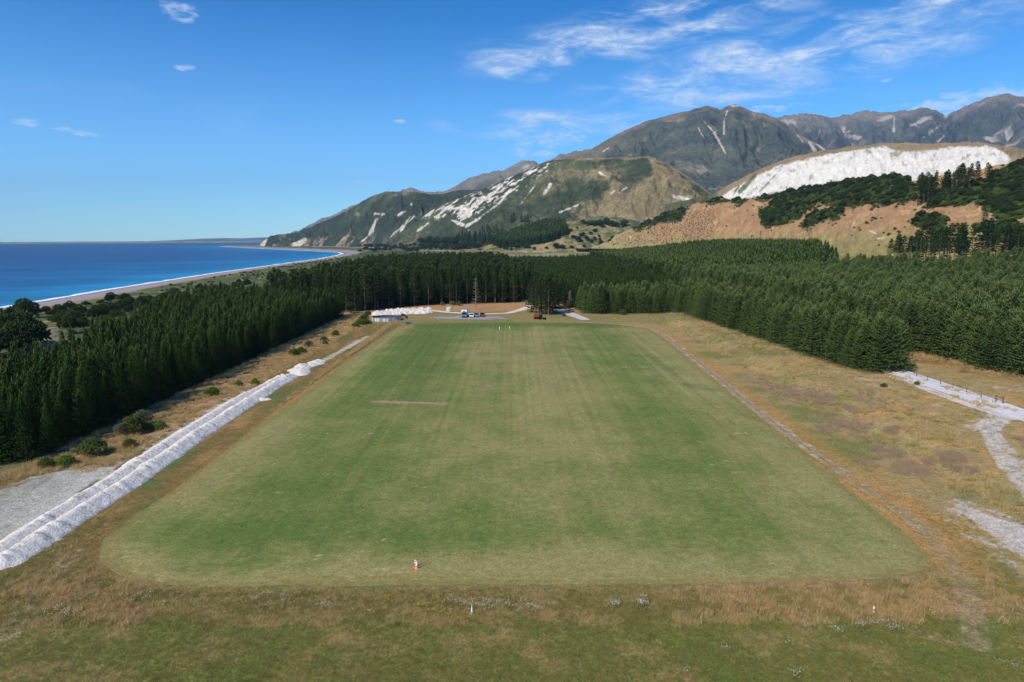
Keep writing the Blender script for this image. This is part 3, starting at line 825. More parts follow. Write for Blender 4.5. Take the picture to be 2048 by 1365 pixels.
def col_far_left(X, Y, Z, T, qx, qy, g, f):
    c, n1, n2, n3 = bush_mix(X, Y, qx, .0014, (66, 74, 62), (84, 88, 72), (116, 108, 94))
    c = mixc(c, lin((134, 122, 112)), sst(T + .3 * n1 + .2 * g, .6, .95) * .6)
    return mixc(c, lin((180, 166, 152)), sst(n2 - g, .5, .75) * .7)
mountain_range('distant_peaks', [(560, 478, 8800), (600, 462, 8600), (616, 452, 8500), (640, 440, 8300), (668, 430, 8100), (700, 413, 7900), (722, 406, 7700), (750, 400, 7500), (790, 388, 7300), (806, 380, 7200), (820, 374.5, 7100), (834, 380, 7000), (850, 384, 6900),
    (880, 384, 6700), (900, 378, 6600), (920, 366, 6500), (945, 354, 6400), (975, 346, 6300), (1005, 341, 6250), (1020, 333, 6200), (1032, 326, 6150), (1050, 321, 6100), (1066, 321, 6100), (1078, 328, 6050), (1100, 320, 6000),
    (1122, 309, 5900), (1150, 302, 5800), (1180, 300, 5700), (1240, 310, 5700)],
    [(560, 5600, 0), (1240, 4600, 80)], 380, 110, 170, 330, col_far_left, M['mount'], pw=1.1, jag=26, seed=8.1)

def col_main(X, Y, Z, T, qx, qy, g, f):
    c, n1, n2, n3 = bush_mix(X, Y, qx, .0016, (68, 74, 68), (84, 87, 74), (116, 108, 90), -.06)
    summit = sst(T + .2 * n2, .90, 1.0)
    c = mixc(c, lin((130, 112, 96)), summit * .6)
    c = mixc(c, lin((118, 110, 82)), sst(1310 - qx + 60 * n1, 0, 120) * sst(T + .2 * n2, .55, .9) * .6)
    c = mixc(c, lin((160, 140, 128)), sst(n2 - .8 * g + .3 * n3, .52, .72) * .55)
    scr = strokes(qx, qy, [(1403, 238, 1428, 266, .8, 1.5), (1428, 266, 1452, 308, 3.5, 1.2), (1457, 218, 1448, 240, 1, 1.2), (1448, 240, 1448, 268, 1.6, 2.4), (1396, 256, 1409, 278, 1.6, 1.2),
        (1218, 296, 1206, 304, 1, 1), (1619, 286, 1630, 303, 2.5, 4.5), (1634, 289, 1650, 302, 1.5, 3.5), (1463, 212, 1476, 212, 2.5, 2.5), (1595, 270, 1606, 284, 1, 1)], 1.3 * n3 + .8 * n2)
    return mixc(c, lin((196, 174, 158)), sst(scr, -.3, 1.2) * .85)
mountain_range('main_mountain', [(1060, 350, 4500), (1110, 322, 4500), (1150, 306, 4500), (1185, 296, 4500), (1215, 279, 4500), (1250, 261, 4500), (1285, 246, 4500), (1310, 238, 4500), (1345, 228, 4500), (1375, 223, 4500), (1388, 217, 4500),
    (1412, 212, 4500), (1430, 216, 4500), (1440, 219, 4500), (1452, 212, 4500), (1470, 206, 4500), (1486, 213, 4500), (1496, 219, 4450), (1515, 224, 4400), (1545, 233, 4300), (1580, 254, 4200), (1620, 280, 4050), (1660, 300, 3900), (1720, 320, 3800), (1800, 350, 3700)],
    [(1060, 2900, 90), (1400, 2700, 140), (1800, 2700, 140)], 420, 190, 150, 330, col_main, M['mount'], pw=1.12, jag=9, seed=1.7)

def col_coast(X, Y, Z, T, qx, qy, g, f):
    c, n1, n2, n3 = bush_mix(X, Y, qx, .003, (50, 59, 46), (68, 75, 56), (120, 110, 86), -.05)
    low = sst(.35 - T + .3 * n2, 0, .2) * sst(820 - qx, 0, 150)
    c = mixc(c, lin((150, 128, 108)), low * sst(n2 + .6 * n3, .05, .4) * .8)
    c = mixc(c, lin((140, 122, 88)), sst(n3 - 1.5 * g, .6, .9) * .4)
    scr = strokes(qx, qy, [(754, 438, 744, 462, 1.5, 5), (744, 462, 735, 474, 5, 1), (735, 474, 720, 486, 2, 1.5), (748, 428, 768, 429, 2, 2.5), (796, 430, 810, 423, 2.5, 3), (610, 480, 592, 492, 4, 8), (530, 478, 524, 490, 4, 6),
        (822, 408, 823, 410, 1.5, 1.5), (820, 435, 800, 465, 2.5, 1.5), (830, 432, 780, 475, 1.5, 1), (694, 385, 700, 384, 1, 1)], 3.0 * n3 + 1.5 * n2)
    return mixc(c, lin((196, 184, 168)), sst(scr, -.6, 1.8) * .8)
_co, CP, CQX, CQY, CT = mountain_range('coastal_headland', [(518, 492, 3600), (527, 482, 3580), (540, 473, 3560), (560, 467.5, 3520), (583, 467, 3500), (597, 467, 3450), (610, 459, 3400), (640, 447, 3350), (672, 433, 3300), (700, 418, 3250), (730, 400, 3200), (748, 391, 3150), (765, 386, 3100), (775, 383, 3080),
    (800, 383, 3050), (830, 385, 3000), (860, 389, 2980), (890, 387, 2950), (915, 381, 2900), (945, 380, 2900), (985, 388, 2900), (1020, 392, 2900), (1100, 400, 2900)],
    [(518, 3560, -8), (600, 3250, -6), (700, 2950, -4), (800, 2650, -3), (950, 2400, 0), (1100, 2300, 0)], 460, 120, 60, 120, col_coast, M['mount'], pw=.92, jag=5, seed=5.2)

SCREE_ZONE = [(838, 446), (850, 428), (885, 408), (915, 397), (960, 381), (1010, 357), (1045, 344), (1085, 326), (1118, 323), (1112, 334), (1085, 350), (1050, 372), (1025, 388), (1000, 404), (975, 420), (950, 432), (930, 446), (905, 446), (893, 430), (870, 440)]
def col_front(X, Y, Z, T, qx, qy, g, f):
    c, n1, n2, n3 = bush_mix(X, Y, qx, .004, (58, 65, 46), (80, 83, 58), (118, 108, 80), -.03)
    # dry grass flanks and the pale spur towards the valley
    gr = sd_poly(qx, qy, [(1185, 318), (1200, 318), (1225, 345), (1250, 372), (1300, 345), (1330, 360), (1400, 395), (1420, 400), (1400, 440), (1300, 460), (1180, 470), (1130, 455), (1150, 420), (1200, 400), (1215, 375), (1180, 345)], 80)
    c = mixc(c, lin((140, 122, 88)), sst(gr + 26 * n2 + 10 * n3, -6, 14) * .75)
    gr2 = sd_poly(qx, qy, [(1298, 317), (1312, 319), (1345, 340), (1390, 370), (1380, 385), (1330, 372), (1305, 350)], 60)
    c = mixc(c, lin((146, 126, 88)), sst(gr2 + 8 * n3, -3, 6) * .8)
    c = mixc(c, lin((128, 114, 80)), sst(T + .05 * n2, .965, .99) * sst(qx, 1130, 1160) * .8)
    z = sd_poly(qx, qy, SCREE_ZONE, 50)
    st = fbm(qx * .055 + qy * .085, qx * .02 - qy * .012 + 4, 4, .6)      # streaks running down the chutes
    c = mixc(c, lin((194, 184, 170)), sst(z * .03 + 1.6 * st + .9 * n3 + .4 * n2, .2, .6) * sst(z, -5, 2))
    scr = strokes(qx, qy, [(1022, 378, 1000, 405, 2.5, 3), (1000, 405, 962, 434, 2.5, .8), (1101, 369, 1089, 388, 3.5, 2.5), (1070, 372, 1040, 410, 1, .8), (856, 447, 836, 462, 2, 3), (960, 436, 935, 452, 2.5, 4), (905, 442, 926, 450, 3, 4),
        (1228, 382, 1222, 388, 1.5, 2), (1252, 376, 1238, 386, 2.5, 1.5), (1348, 392, 1385, 404, 3.5, 5), (1210, 352, 1198, 345, 1.5, 3), (1156, 410, 1120, 425, 1.5, 2), (930, 452, 938, 462, 1, 1), (1390, 400, 1388, 408, 3, 3)], 2.2 * n3 + n2)
    c = mixc(c, lin((202, 192, 178)), sst(scr, -.6, 1.6) * .85)
    c = mixc(c, lin((176, 150, 130)), sst(n3 + n2 - g, .62, .85) * sst(qy, 390, 430) * sst(qx, 1080, 1160) * .6)
    return c
_fr, FP, FQX, FQY, FT = mountain_range('front_ridge', [(780, 480, 2500), (815, 458, 2480), (838, 440, 2450), (860, 423, 2420), (885, 410, 2400), (915, 397, 2380), (960, 381, 2350), (1010, 358, 2320), (1045, 345, 2300), (1085, 326, 2280), (1112, 320, 2260), (1150, 317, 2230), (1200, 316, 2200),
    (1262, 315, 2150), (1298, 313, 2130), (1310, 317, 2120), (1335, 328, 2110), (1365, 347, 2090), (1395, 368, 2060), (1420, 386, 2020), (1450, 408, 2000), (1500, 440, 1980), (1560, 470, 1950)],
    [(780, 2300, 0), (900, 2000, 0), (1000, 1850, 2), (1150, 1750, 6), (1300, 1720, 14), (1560, 1750, 14)], 480, 190, 42, 105, col_front, M['mount'], pw=1.05, jag=4, seed=2.4)

def col_cliff(X, Y, Z, T, qx, qy, g, f):
    n2, n3 = fbm(X * .012, Y * .012, 4), fbm(X * .05, Y * .05, 4)
    c = np.zeros(X.shape + (3,)); c[:] = lin((140, 118, 90))
    c = mixc(c, lin((112, 106, 74)), sst(n2, 0, .3) * .6)
    top = np.interp(qx, [1430, 1445, 1470, 1500, 1520, 1550, 1600, 1650, 1700, 1740, 1768, 1790, 1815, 1840, 1870, 1900, 1940, 1975, 2000, 2020, 2040],
                        [400, 392, 376, 358, 348, 334, 321, 310, 302, 297, 292, 301, 304, 303, 300, 294, 293, 291, 300, 314, 330])
    bot = np.interp(qx, [1430, 1500, 1560, 1640, 1740, 1830, 1900, 2000, 2040], [400, 396, 384, 378, 378, 370, 362, 340, 335])
    fl = fbm(qx * .07 + .8 * n2, qy * .04, 5, .65)
    m = sst(qy - top + 5 * fl + 3 * n3, -1, 1.5) * sst(bot + 9 * n3 + 5 * fl - qy, -2, 3) * sst(qx + 4 * n3, 1436, 1444) * (1 - sst(qx + 5 * n3, 2012, 2026))
    w = np.zeros_like(c); w[:] = lin((206, 199, 188))
    w = mixc(w, lin((184, 173, 156)), sst(fbm(qx * .10 + .9 * n2, qy * .06 + 5, 5, .65), .0, .4) * .75)
    w = mixc(w, lin((132, 122, 102)), sst(n3 + .8 * fl - .25 * sst(qy - top, 14, 40), .08, .45) * .8)
    c = mixc(c, w, m)
    gul = strokes(qx, qy, [(1510, 352, 1480, 384, 4, 5), (1478, 372, 1466, 392, 1.5, 1.5), (1560, 340, 1520, 384, 1, 2.0)], 3 * n3) 
    c = mixc(c, lin((84, 88, 58)), sst(gul, -1, 1.5) * .9)
    bush = sst(1440 - qx + 10 * n3, 0, 14) + sst(qx, 2024, 2050) * sst(n3, -.1, .3) * .4
    return mixc(c, lin((70, 78, 50)), np.clip(bush, 0, 1) * .85)
mountain_range('white_cliff_hill', [(1330, 410, 1750), (1380, 399, 1760), (1430, 388, 1770), (1460, 370, 1760), (1490, 353, 1750), (1520, 339, 1740), (1560, 323, 1720), (1600, 312, 1700), (1650, 302, 1680), (1700, 295, 1660), (1760, 289, 1650), (1830, 288.5, 1620), (1900, 289, 1600),
    (1950, 288, 1560), (1985, 290, 1520), (2015, 296, 1480), (2048, 303, 1440), (2150, 330, 1400), (2350, 370, 1350)],
    [(1330, 1560, 70), (1480, 1420, 70), (1600, 1330, 90), (1800, 1200, 100), (2048, 1020, 110), (2350, 950, 110)], 520, 150, 22, 42, col_cliff, M['cliff'], shelf=([0, .12, .62, .78, .88, 1], [0, .10, .42, .84, .965, 1]), jag=1.5, seed=6.6, warp=.8)

SCRUB_ZONES = [   # photograph outlines of dense bush on the near hillside, carried to the slope they lie on
    [(1400, 404), (1432, 396), (1455, 400), (1540, 386), (1600, 374), (1650, 366), (1690, 358), (1720, 346), (1790, 338), (1815, 346), (1828, 400), (1790, 412), (1720, 410), (1690, 418), (1640, 408), (1600, 432), (1560, 452), (1525, 455), (1518, 425), (1560, 398), (1530, 402), (1500, 396), (1480, 410), (1450, 404), (1420, 408)],
    [(1268, 455), (1300, 440), (1340, 425), (1380, 412), (1372, 420), (1360, 440), (1300, 452), (1270, 462)],
    [(1925, 400), (1985, 350), (2048, 325), (2120, 320), (2200, 420), (2060, 428), (2000, 440), (1975, 415)], [(1950, 455), (2000, 446), (2060, 462), (2060, 490), (1990, 486)],
    [(1850, 415), (1880, 392), (1935, 372), (1975, 370), (1960, 405), (1915, 412)],
    [(1600, 455), (1625, 430), (1665, 418), (1690, 420), (1670, 440), (1640, 445), (1618, 458)],
    [(1822, 445), (1850, 432), (1895, 440), (1890, 470), (1850, 462)]]
def col_near(X, Y, Z, T, qx, qy, g, f):
    n1, n2, n3 = fbm(X * .008, Y * .008, 4), fbm(X * .03, Y * .03, 4), fbm(X * .12, Y * .12, 4)
    c = np.zeros(X.shape + (3,)); c[:] = lin((158, 122, 86))
    c = mixc(c, lin((174, 140, 100)), sst(n2 + .5 * n3, 0, .35))
    lowg = np.interp(qx, [1170, 1300, 1500, 1700, 1800, 2048], [480, 488, 470, 462, 455, 440])
    c = mixc(c, lin((140, 128, 80)), sst(qy + 22 * n2 + 8 * n3 - lowg, -14, 22) * .85)
    c = mixc(c, lin((156, 140, 92)), sst(1330 - qx + 70 * n2, 0, 90) * .8)
    c = mixc(c, lin((120, 118, 72)), sst(n3 + .6 * n2, .28, .5) * .6)
    c = mixc(c, lin((150, 108, 76)), sst(-n3 - .4 * n2, .2, .5) * .5)
    for z in SCRUB_ZONES:
        c = mixc(c, lin((72, 80, 46)), sst(sd_poly(qx, qy, z, 40) + 9 * n3 + 6 * n2, -4, 5) * .9)
    c = mixc(c, lin((92, 116, 56)), sst(sd_poly(qx, qy, [(1912, 412), (1935, 385), (1980, 372), (1978, 392), (1950, 404), (1925, 414)], 40) + 4 * n3, -2, 3) * .9)
    bare = strokes(qx, qy, [(1985, 408, 1988, 430, 2, 5), (1560, 484, 1574, 482, 2, 2.5), (1740, 462, 1752, 468, 2, 1.5), (1755, 478, 1766, 476, 2, 2), (1978, 440, 1960, 470, 4, 3), (1395, 397, 1340, 430, 1, 1.2), (1262, 472, 1256, 488, 1, 1)], 2 * n3)
    return mixc(c, lin((206, 190, 170)), sst(bare, -.3, 1.2) * .8)
_nr, NP_, NQX, NQY, NTT = mountain_range('near_hillside', [(1150, 505, 1640), (1175, 497, 1630), (1210, 482, 1600), (1235, 470, 1570), (1270, 455, 1520), (1310, 438, 1440), (1350, 422, 1360), (1395, 406, 1280), (1430, 400, 1220), (1470, 403, 1150), (1500, 400, 1100), (1550, 393, 1030), (1600, 383, 960), (1650, 376, 900),
    (1700, 368, 850), (1740, 360, 820), (1790, 356, 790), (1830, 362, 760), (1880, 352, 730), (1940, 342, 700), (1990, 332, 680), (2048, 322, 660), (2150, 310, 640), (2350, 300, 620)],
    [(1150, 1500, 11), (1250, 1330, 12), (1400, 1060, 12), (1600, 760, 13), (1770, 570, 13), (1900, 490, 14), (2048, 445, 14), (2350, 390, 14)], 520, 150, 17, 46, col_near, M['hill'], pw=.95, jag=2, seed=4.4, back=.3)

# a low spur and flats behind the plantation, in the mouth of the valley
def col_spur(X, Y, Z, T, qx, qy, g, f):
    c, n1, n2, n3 = bush_mix(X, Y, qx, .008, (74, 84, 52), (112, 110, 70), (156, 134, 96), .12)
    return mixc(c, lin((150, 128, 90)), sst(n2 + .5 * n3, -.1, .25) * .7)
_sp, SP, SQX, SQY, ST = mountain_range('valley_spur', [(900, 504.5, 1790), (960, 497, 1780), (1010, 478, 1760), (1060, 458, 1740), (1110, 446, 1720), (1150, 440, 1700), (1200, 432, 1690), (1250, 436, 1670), (1300, 448, 1650), (1360, 470, 1640)],
    [(900, 1580, 0), (1100, 1500, 1), (1360, 1500, 6)], 220, 60, 9, 50, col_spur, M['hill'], pw=.9, jag=2, seed=9.4)

# far low land across the bay on the sea horizon
far_land = MB()
mountain_range('far_coast', [(300, 483, 22500), (350, 480.5, 22500), (400, 478, 22000), (440, 476.5, 21500), (480, 477, 21500), (520, 475.5, 21000), (580, 474.5, 21000)], [(300, 20500, -8), (580, 19500, -8)], 90, 12, 30, 900, col_far_left, M['mount'], seed=7.7, nback=6)

# boulder spit and shingle at the foot of the headland
def spit_col(X, Y, a, t):
    n = fbm(X * .02, Y * .02, 4)
    c = np.zeros(X.shape + (3,)); c[:] = lin((172, 158, 142))
    return mixc(c, lin((122, 112, 104)), sst(n, -.1, .3) * .8)
ribbon('shingle_spit', [ground_plane(x, y, SEA_Z + 1)[:2] for x, y in [(420, 494.2), (460, 494.3), (520, 494.2), (580, 494.2), (640, 495.4), (690, 498.5)]], [20, 110, 150, 150, 160, 120], 1.2, spit_col, M['road'], 12, 7, 30, ends=200)

# ------------------------------------------------------------------ trees and shrubs
def tufts(base, d, L, w, rg, ring=.42, n=3):
    """slender needle tufts: n-sided spindles along d; returns vertices, triangles and a tint per vertex"""
    N = len(base)
    d = d / np.linalg.norm(d, axis=1, keepdims=True)
    ref = np.where(np.abs(d[:, 2:3]) > .9, np.array([[1.0, 0, 0]]), np.array([[0, 0, 1.0]]))
    a = np.cross(d, ref); a /= np.linalg.norm(a, axis=1, keepdims=True); b = np.cross(d, a)
    ph = rg.uniform(0, 6.28, N)
    V = np.zeros((N, n + 2, 3))
    V[:, 0] = base; V[:, 1] = base + d * L[:, None]
    for k in range(n):
        t = ph + 2 * math.pi * k / n
        V[:, 2 + k] = base + d * (L * ring)[:, None] + (a * np.cos(t)[:, None] + b * np.sin(t)[:, None]) * w[:, None]
    F = []
    i = np.arange(N)[:, None] * (n + 2)
    for k in range(n):
        p, q = 2 + k, 2 + (k + 1) % n
        F.append(np.concatenate([i, i + q, i + p], 1)); F.append(np.concatenate([i + 1, i + p, i + q], 1))
    return V.reshape(-1, 3), np.concatenate(F), np.repeat(rg.random((N, 1)), n + 2, 1).reshape(-1)

def stick(V, F, p, q, r0, r1, n=5):
    mb = MB().tube(p, q, r0, r1, n, False)
    b = len(V); V += mb.v; F += [tuple(b + i for i in f) for f in mb.f]

def pine_mesh(name, seed, H, R, zb, nlev, nbr, ntuft, tl, tw, up0, up1, gap=0.0, old=False, sticks=False, power=.85):
    rg = np.random.default_rng(seed)
    B, D, LL, WW, G_ = [], [], [], [], []
    tv, tf = [], []
    lean = rg.uniform(-.012, .012, 2)
    prev = None
    for k in range(7):
        z = H * .97 * k / 6; p = (lean[0] * z, lean[1] * z, z); r = max(.015, (.017 if old else .008) * H * (1 - k / 6.3))
        if prev is not None: stick(tv, tf, prev[0], p, prev[1], r, 6)
        prev = (p, r)
    for lev in range(nlev):
        f = (lev + rg.uniform(-.25, .25)) / nlev; f = min(max(f, 0), .985)
        z = zb + (H - zb) * f
        prof = (1 - f) ** power * (0.72 + .28 * min(1, f / .18))
        if old: prof *= rg.uniform(.65, 1.15)
        a0 = rg.uniform(0, 6.28)
        up = up0 + (up1 - up0) * f
        for j in range(nbr):
            if rg.random() < gap: continue
            a = a0 + 6.283 * j / nbr + rg.normal(0, .18); r = R * prof * rg.uniform(.72, 1.12) + .06
            dirv = np.array([math.cos(a), math.sin(a), 0]); side = np.array([-math.sin(a), math.cos(a), 0])
            e = up + rg.normal(0, .10)
            if sticks and r > .8:
                stick(tv, tf, (lean[0] * z, lean[1] * z, z), tuple(dirv * r * .9 + np.array([lean[0] * z, lean[1] * z, z + r * .9 * math.tan(e) * .5])), .05, .015, 3)
            for t in range(ntuft):
                s = (t + rg.uniform(.2, .95)) / ntuft
                if old: s = .3 + .7 * s
                pos = np.array([lean[0] * z, lean[1] * z, z]) + dirv * r * s + np.array([0, 0, r * s * math.tan(e) * (.45 + .35 * s)]) + side * rg.normal(0, .16) * r * s
                dd = dirv * math.cos(e + .35 * s) + np.array([0, 0, math.sin(e + .35 * s)]) + side * rg.normal(0, .35)
                B.append(pos); D.append(dd); LL.append(tl * rg.uniform(.7, 1.25) * (.7 + .3 * (1 - f))); WW.append(tw * rg.uniform(.7, 1.3)); G_.append(0)
    lead = 0.0 if old else rg.uniform(.02, .10) * H      # the year's leader stands clear of the crown
    for k in range(7):
        a = 6.283 * k / 5 + rg.uniform(-.3, .3); q = (.0, .10, .16, .22, .26, .30, .34)[k] * R
        B.append(np.array([lean[0] * H + q * math.cos(a), lean[1] * H + q * math.sin(a), H + lead - tl * (.6 + .55 * k)])); D.append(np.array([.12 * math.cos(a) * (k > 0), .12 * math.sin(a) * (k > 0), 1.0])); LL.append(tl * rg.uniform(1.2, 1.7)); WW.append(tw * .8); G_.append(1 if k < 3 else 0)
    B, D, LL, WW, G_ = map(np.array, (B, D, LL, WW, G_))
    V, F, tint = tufts(B, D, LL, WW, rg)
    col = np.stack([tint, np.repeat(G_, 5), tint * 0], 1)
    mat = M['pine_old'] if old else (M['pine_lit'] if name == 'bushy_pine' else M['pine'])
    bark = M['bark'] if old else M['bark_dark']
    crown = np_mesh(name + '_crown', V, F, mat, False, col)
    tri = [(f[0], f[1], f[2]) for f in tf] + [(f[0], f[2], f[3]) for f in tf]
    trunk = np_mesh(name + '_trunk', tv, np.array(tri), bark, True)
    allV = np.concatenate([V, np.array(tv)]); allF = np.concatenate([F, np.array(tri) + len(V)])
    both = np_mesh(name, allV, allF, None, False, np.concatenate([col, np.full((len(tv), 3), .5)]), [mat, bark], np.concatenate([np.zeros(len(F), int), np.ones(len(tri), int)]))
    return crown, trunk, both

def round_mesh(name, seed, H, R, lobes, nt, tl, tw, mat, trunk_h=.25, flat_=.75, wood=None):
    """broad crown: leaf clumps spread over several lobes, with gaps between"""
    rg = np.random.default_rng(seed)
    tv, tf = [], []
    B, D = [], []
    stick(tv, tf, (0, 0, -.2), (0, 0, H * trunk_h + .1), .045 * R + .03, .03 * R + .02, 6)
    for k in range(lobes):
        a = 6.283 * k / lobes + rg.uniform(-.4, .4); q = rg.uniform(.25, .62) * R if k else 0
        lr = R * rg.uniform(.38, .58); c = np.array([q * math.cos(a), q * math.sin(a), H * (trunk_h + (1 - trunk_h) * rg.uniform(.28, .58))])
        if k == 0: c[2] = H - lr * flat_; 
        stick(tv, tf, (0, 0, H * trunk_h), tuple(c), .025 * R + .02, .01, 4)
        m = int(nt * (lr / R) ** 2 * 4 / lobes * 1.6)
        u = rg.normal(size=(m, 3)); u /= np.linalg.norm(u, axis=1, keepdims=True); u[:, 2] = np.where(u[:, 2] < -.5, -u[:, 2], u[:, 2])
        r = lr * rg.uniform(.55, 1.08, m) ** .6
        p = c + u * r[:, None] * np.array([1, 1, flat_])
        p[:, 2] = np.maximum(p[:, 2], .05 * H)
        B.append(p); D.append(u + rg.normal(0, .45, (m, 3)) + np.array([0, 0, .35]))
    B, D = np.concatenate(B), np.concatenate(D)
    N = len(B)
    V, F, tint = tufts(B, D, tl * rg.uniform(.6, 1.3, N), tw * rg.uniform(.7, 1.3, N), rg)
    col = np.stack([tint, tint * 0, tint * 0], 1)
    crown = np_mesh(name + '_crown', V, F, mat, False, col)
    tri = [(f[0], f[1], f[2]) for f in tf] + [(f[0], f[2], f[3]) for f in tf]
    trunk = np_mesh(name + '_trunk', tv, np.array(tri), wood or M['bark'], True)
    allV = np.concatenate([V, np.array(tv)]); allF = np.concatenate([F, np.array(tri) + len(V)])
    both = np_mesh(name, allV, allF, None, False, np.concatenate([col, np.full((len(tv), 3), .5)]), [mat, wood or M['bark']], np.concatenate([np.zeros(len(F), int), np.ones(len(tri), int)]))
    return crown, trunk, both

YOUNG = [pine_mesh('young_pine', 100 + i, 9.6 + .8 * (i % 4), 2.0 + .15 * (i % 4), .2, 27, 7, 4, .60, .10, .30, 1.1, .04, power=1.0) for i in range(6)]
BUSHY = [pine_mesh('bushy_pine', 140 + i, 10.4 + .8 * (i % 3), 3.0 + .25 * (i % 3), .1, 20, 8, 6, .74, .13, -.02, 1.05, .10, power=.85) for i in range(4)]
OLD = [pine_mesh('old_pine', 200 + i, 20.0 + (i % 3), 4.4 + .4 * (i % 2), (1.0, 2.5, 4.5, 1.5, 5.5)[i], 20, 7, 9, 1.05, .22, -.02, .85, .14, True, True, .62) for i in range(5)]
TALL = [pine_mesh('tall_pine', 240 + i, 24.0 + 1.5 * (i % 2), 4.6, (9.0, 7.5, 4.0)[i % 3], 17, 6, 9, 1.3, .26, -.02, .8, .12, True, True, .62) for i in range(3)]
FAR = [pine_mesh('far_pine', 280 + i, 11.0 + .6 * i, 2.2, .5, 14, 5, 2, 1.5, .34, .25, 1.0) for i in range(3)]
MACA = [round_mesh('cypress', 300 + i, 9.0, 6.0, 8, 1500, .95, .20, M['maca'], .12) for i in range(3)]
BUSH = [round_mesh('bush', 320 + i, 2.0, 1.6, 6, 800, .30, .07, M['scrub'], .06) for i in range(3)]
BRIGHT = [round_mesh('bright_bush', 340 + i, 1.8, 1.6, 6, 800, .30, .075, M['bright'], .06) for i in range(2)]
GREY = [round_mesh('grey_bush', 350 + i, 2.0, 1.5, 6, 700, .38, .045, M['greyscrub'], .08, .8, M['deadwood']) for i in range(2)]

def plant(name, protos, k, loc, rz, sc, label, cat, group):
    """one tree or shrub: an Empty with its trunk (or stem) and crown"""
    cr, tr, _ = protos[k % len(protos)]
    o = empty(name, loc, rz)
    o.scale = sc if hasattr(sc, '__len__') else (sc, sc, sc)
    link('trunk' if cat == 'tree' else 'stem', tr, o)
    link('crown' if cat == 'tree' else 'foliage', cr, o)
    return tag(o, label, cat, group)

PROTO = {}
def proto_collection(key, meshes):
    c = bpy.data.collections.new(key)
    for i, m_ in enumerate(meshes):
        c.objects.link(bpy.data.objects.new('%s_%02d' % (key, i), m_))
    PROTO[key] = c
    return c

def scatter(name, P, rot, scl, idx, coll, kind='stuff'):
    """one object of many plants: geometry nodes put a plant on every vertex"""
    P = np.asarray(P, np.float32).reshape(-1, 3); n = len(P)
    me = bpy.data.meshes.new(name)
    me.vertices.add(n); me.vertices.foreach_set('co', np.ascontiguousarray(P).ravel())
    R3 = np.zeros((n, 3), np.float32); R3[:, 2] = rot
    S3 = np.asarray(scl, np.float32); S3 = np.repeat(S3[:, None], 3, 1) if S3.ndim == 1 else S3
    me.attributes.new('rot', 'FLOAT_VECTOR', 'POINT').data.foreach_set('vector', R3.ravel())
    me.attributes.new('scl', 'FLOAT_VECTOR', 'POINT').data.foreach_set('vector', np.ascontiguousarray(S3).ravel())
    me.attributes.new('idx', 'INT', 'POINT').data.foreach_set('value', np.ascontiguousarray(idx, dtype=np.int32))
    o = link(name, me)
    ng = bpy.data.node_groups.new(name, 'GeometryNodeTree')
    ng.interface.new_socket('Geometry', in_out='INPUT', socket_type='NodeSocketGeometry')
    ng.interface.new_socket('Geometry', in_out='OUTPUT', socket_type='NodeSocketGeometry')
    gi, go = ng.nodes.new('NodeGroupInput'), ng.nodes.new('NodeGroupOutput')
    ip = ng.nodes.new('GeometryNodeInstanceOnPoints')
    ci = ng.nodes.new('GeometryNodeCollectionInfo')
    ci.inputs['Collection'].default_value = coll
    ci.inputs['Separate Children'].default_value = True
    ci.inputs['Reset Children'].default_value = True
    ng.links.new(gi.outputs[0], ip.inputs['Points'])
    ng.links.new(ci.outputs[0], ip.inputs['Instance'])
    ip.inputs['Pick Instance'].default_value = True
    for nm, ty, sk in (('idx', 'INT', 'Instance Index'), ('rot', 'FLOAT_VECTOR', 'Rotation'), ('scl', 'FLOAT_VECTOR', 'Scale')):
        na = ng.nodes.new('GeometryNodeInputNamedAttribute'); na.data_type = ty
        na.inputs['Name'].default_value = nm
        ng.links.new(na.outputs['Attribute'], ip.inputs[sk])
    ng.links.new(ip.outputs[0], go.inputs[0])
    md = o.modifiers.new('plants', 'NODES'); md.node_group = ng
    return tag(o, kind=kind)

def fill(poly, sp, jit, seed, margin=0.0):
    """planted rows inside an outline"""
    rg = np.random.default_rng(seed)
    poly = np.asarray(poly, float)
    x = np.arange(poly[:, 0].min(), poly[:, 0].max(), sp); y = np.arange(poly[:, 1].min(), poly[:, 1].max(), sp)
    X, Y = np.meshgrid(x, y); X, Y = X.ravel(), Y.ravel()
    X = X + rg.normal(0, jit, X.shape); Y = Y + rg.normal(0, jit, Y.shape)
    k = (sd_poly(X, Y, poly, 50) > margin) & (rg.random(X.shape) > .05)
    return X[k], Y[k]
def in_view(X, Y, z, pad=160):
    qx, qy = proj(np.stack([X, Y, z], -1))
    return (qx > -pad) & (qx < 2048 + pad) & (Y > 10)

FOREST = []    # x, y, kind, scale
def block(poly, sp, jit, seed, kind, s0, s1, trend=None):
    X, Y = fill(poly, sp, jit, seed)
    rg = np.random.default_rng(seed + 1)
    s = rg.uniform(s0, s1, len(X)) * (1 + .08 * fbm(X * .03, Y * .03, 3))
    if trend is not None: s = s * trend(X, Y)
    k = in_view(X, Y, X * 0 + 5, 700)
    return X[k], Y[k], s[k], kind
BLK = [('left', block(BLOCK_LEFT, 2.4, .45, 11, 'young', .78, 1.14)),
       ('nearright', block(BLOCK_NEAR_RIGHT, 2.8, .5, 12, 'bushy', .80, 1.14)),
       ('mid', block(BLOCK_MID, 3.0, .6, 13, 'mid', .75, 1.06)),
       ('right', block(BLOCK_RIGHT, 3.3, .7, 14, 'bushy', 1.0, 1.35)),
       ('far', block(BLOCK_FAR, 3.8, .8, 15, 'far', .85, 1.3))]
MAT_X, MAT_Y, MAT_S, _ = block(BLOCK_MATURE, 4.6, .9, 16, 'old', .70, .95, lambda X, Y: np.where(Y < 345, 1.0, .95))

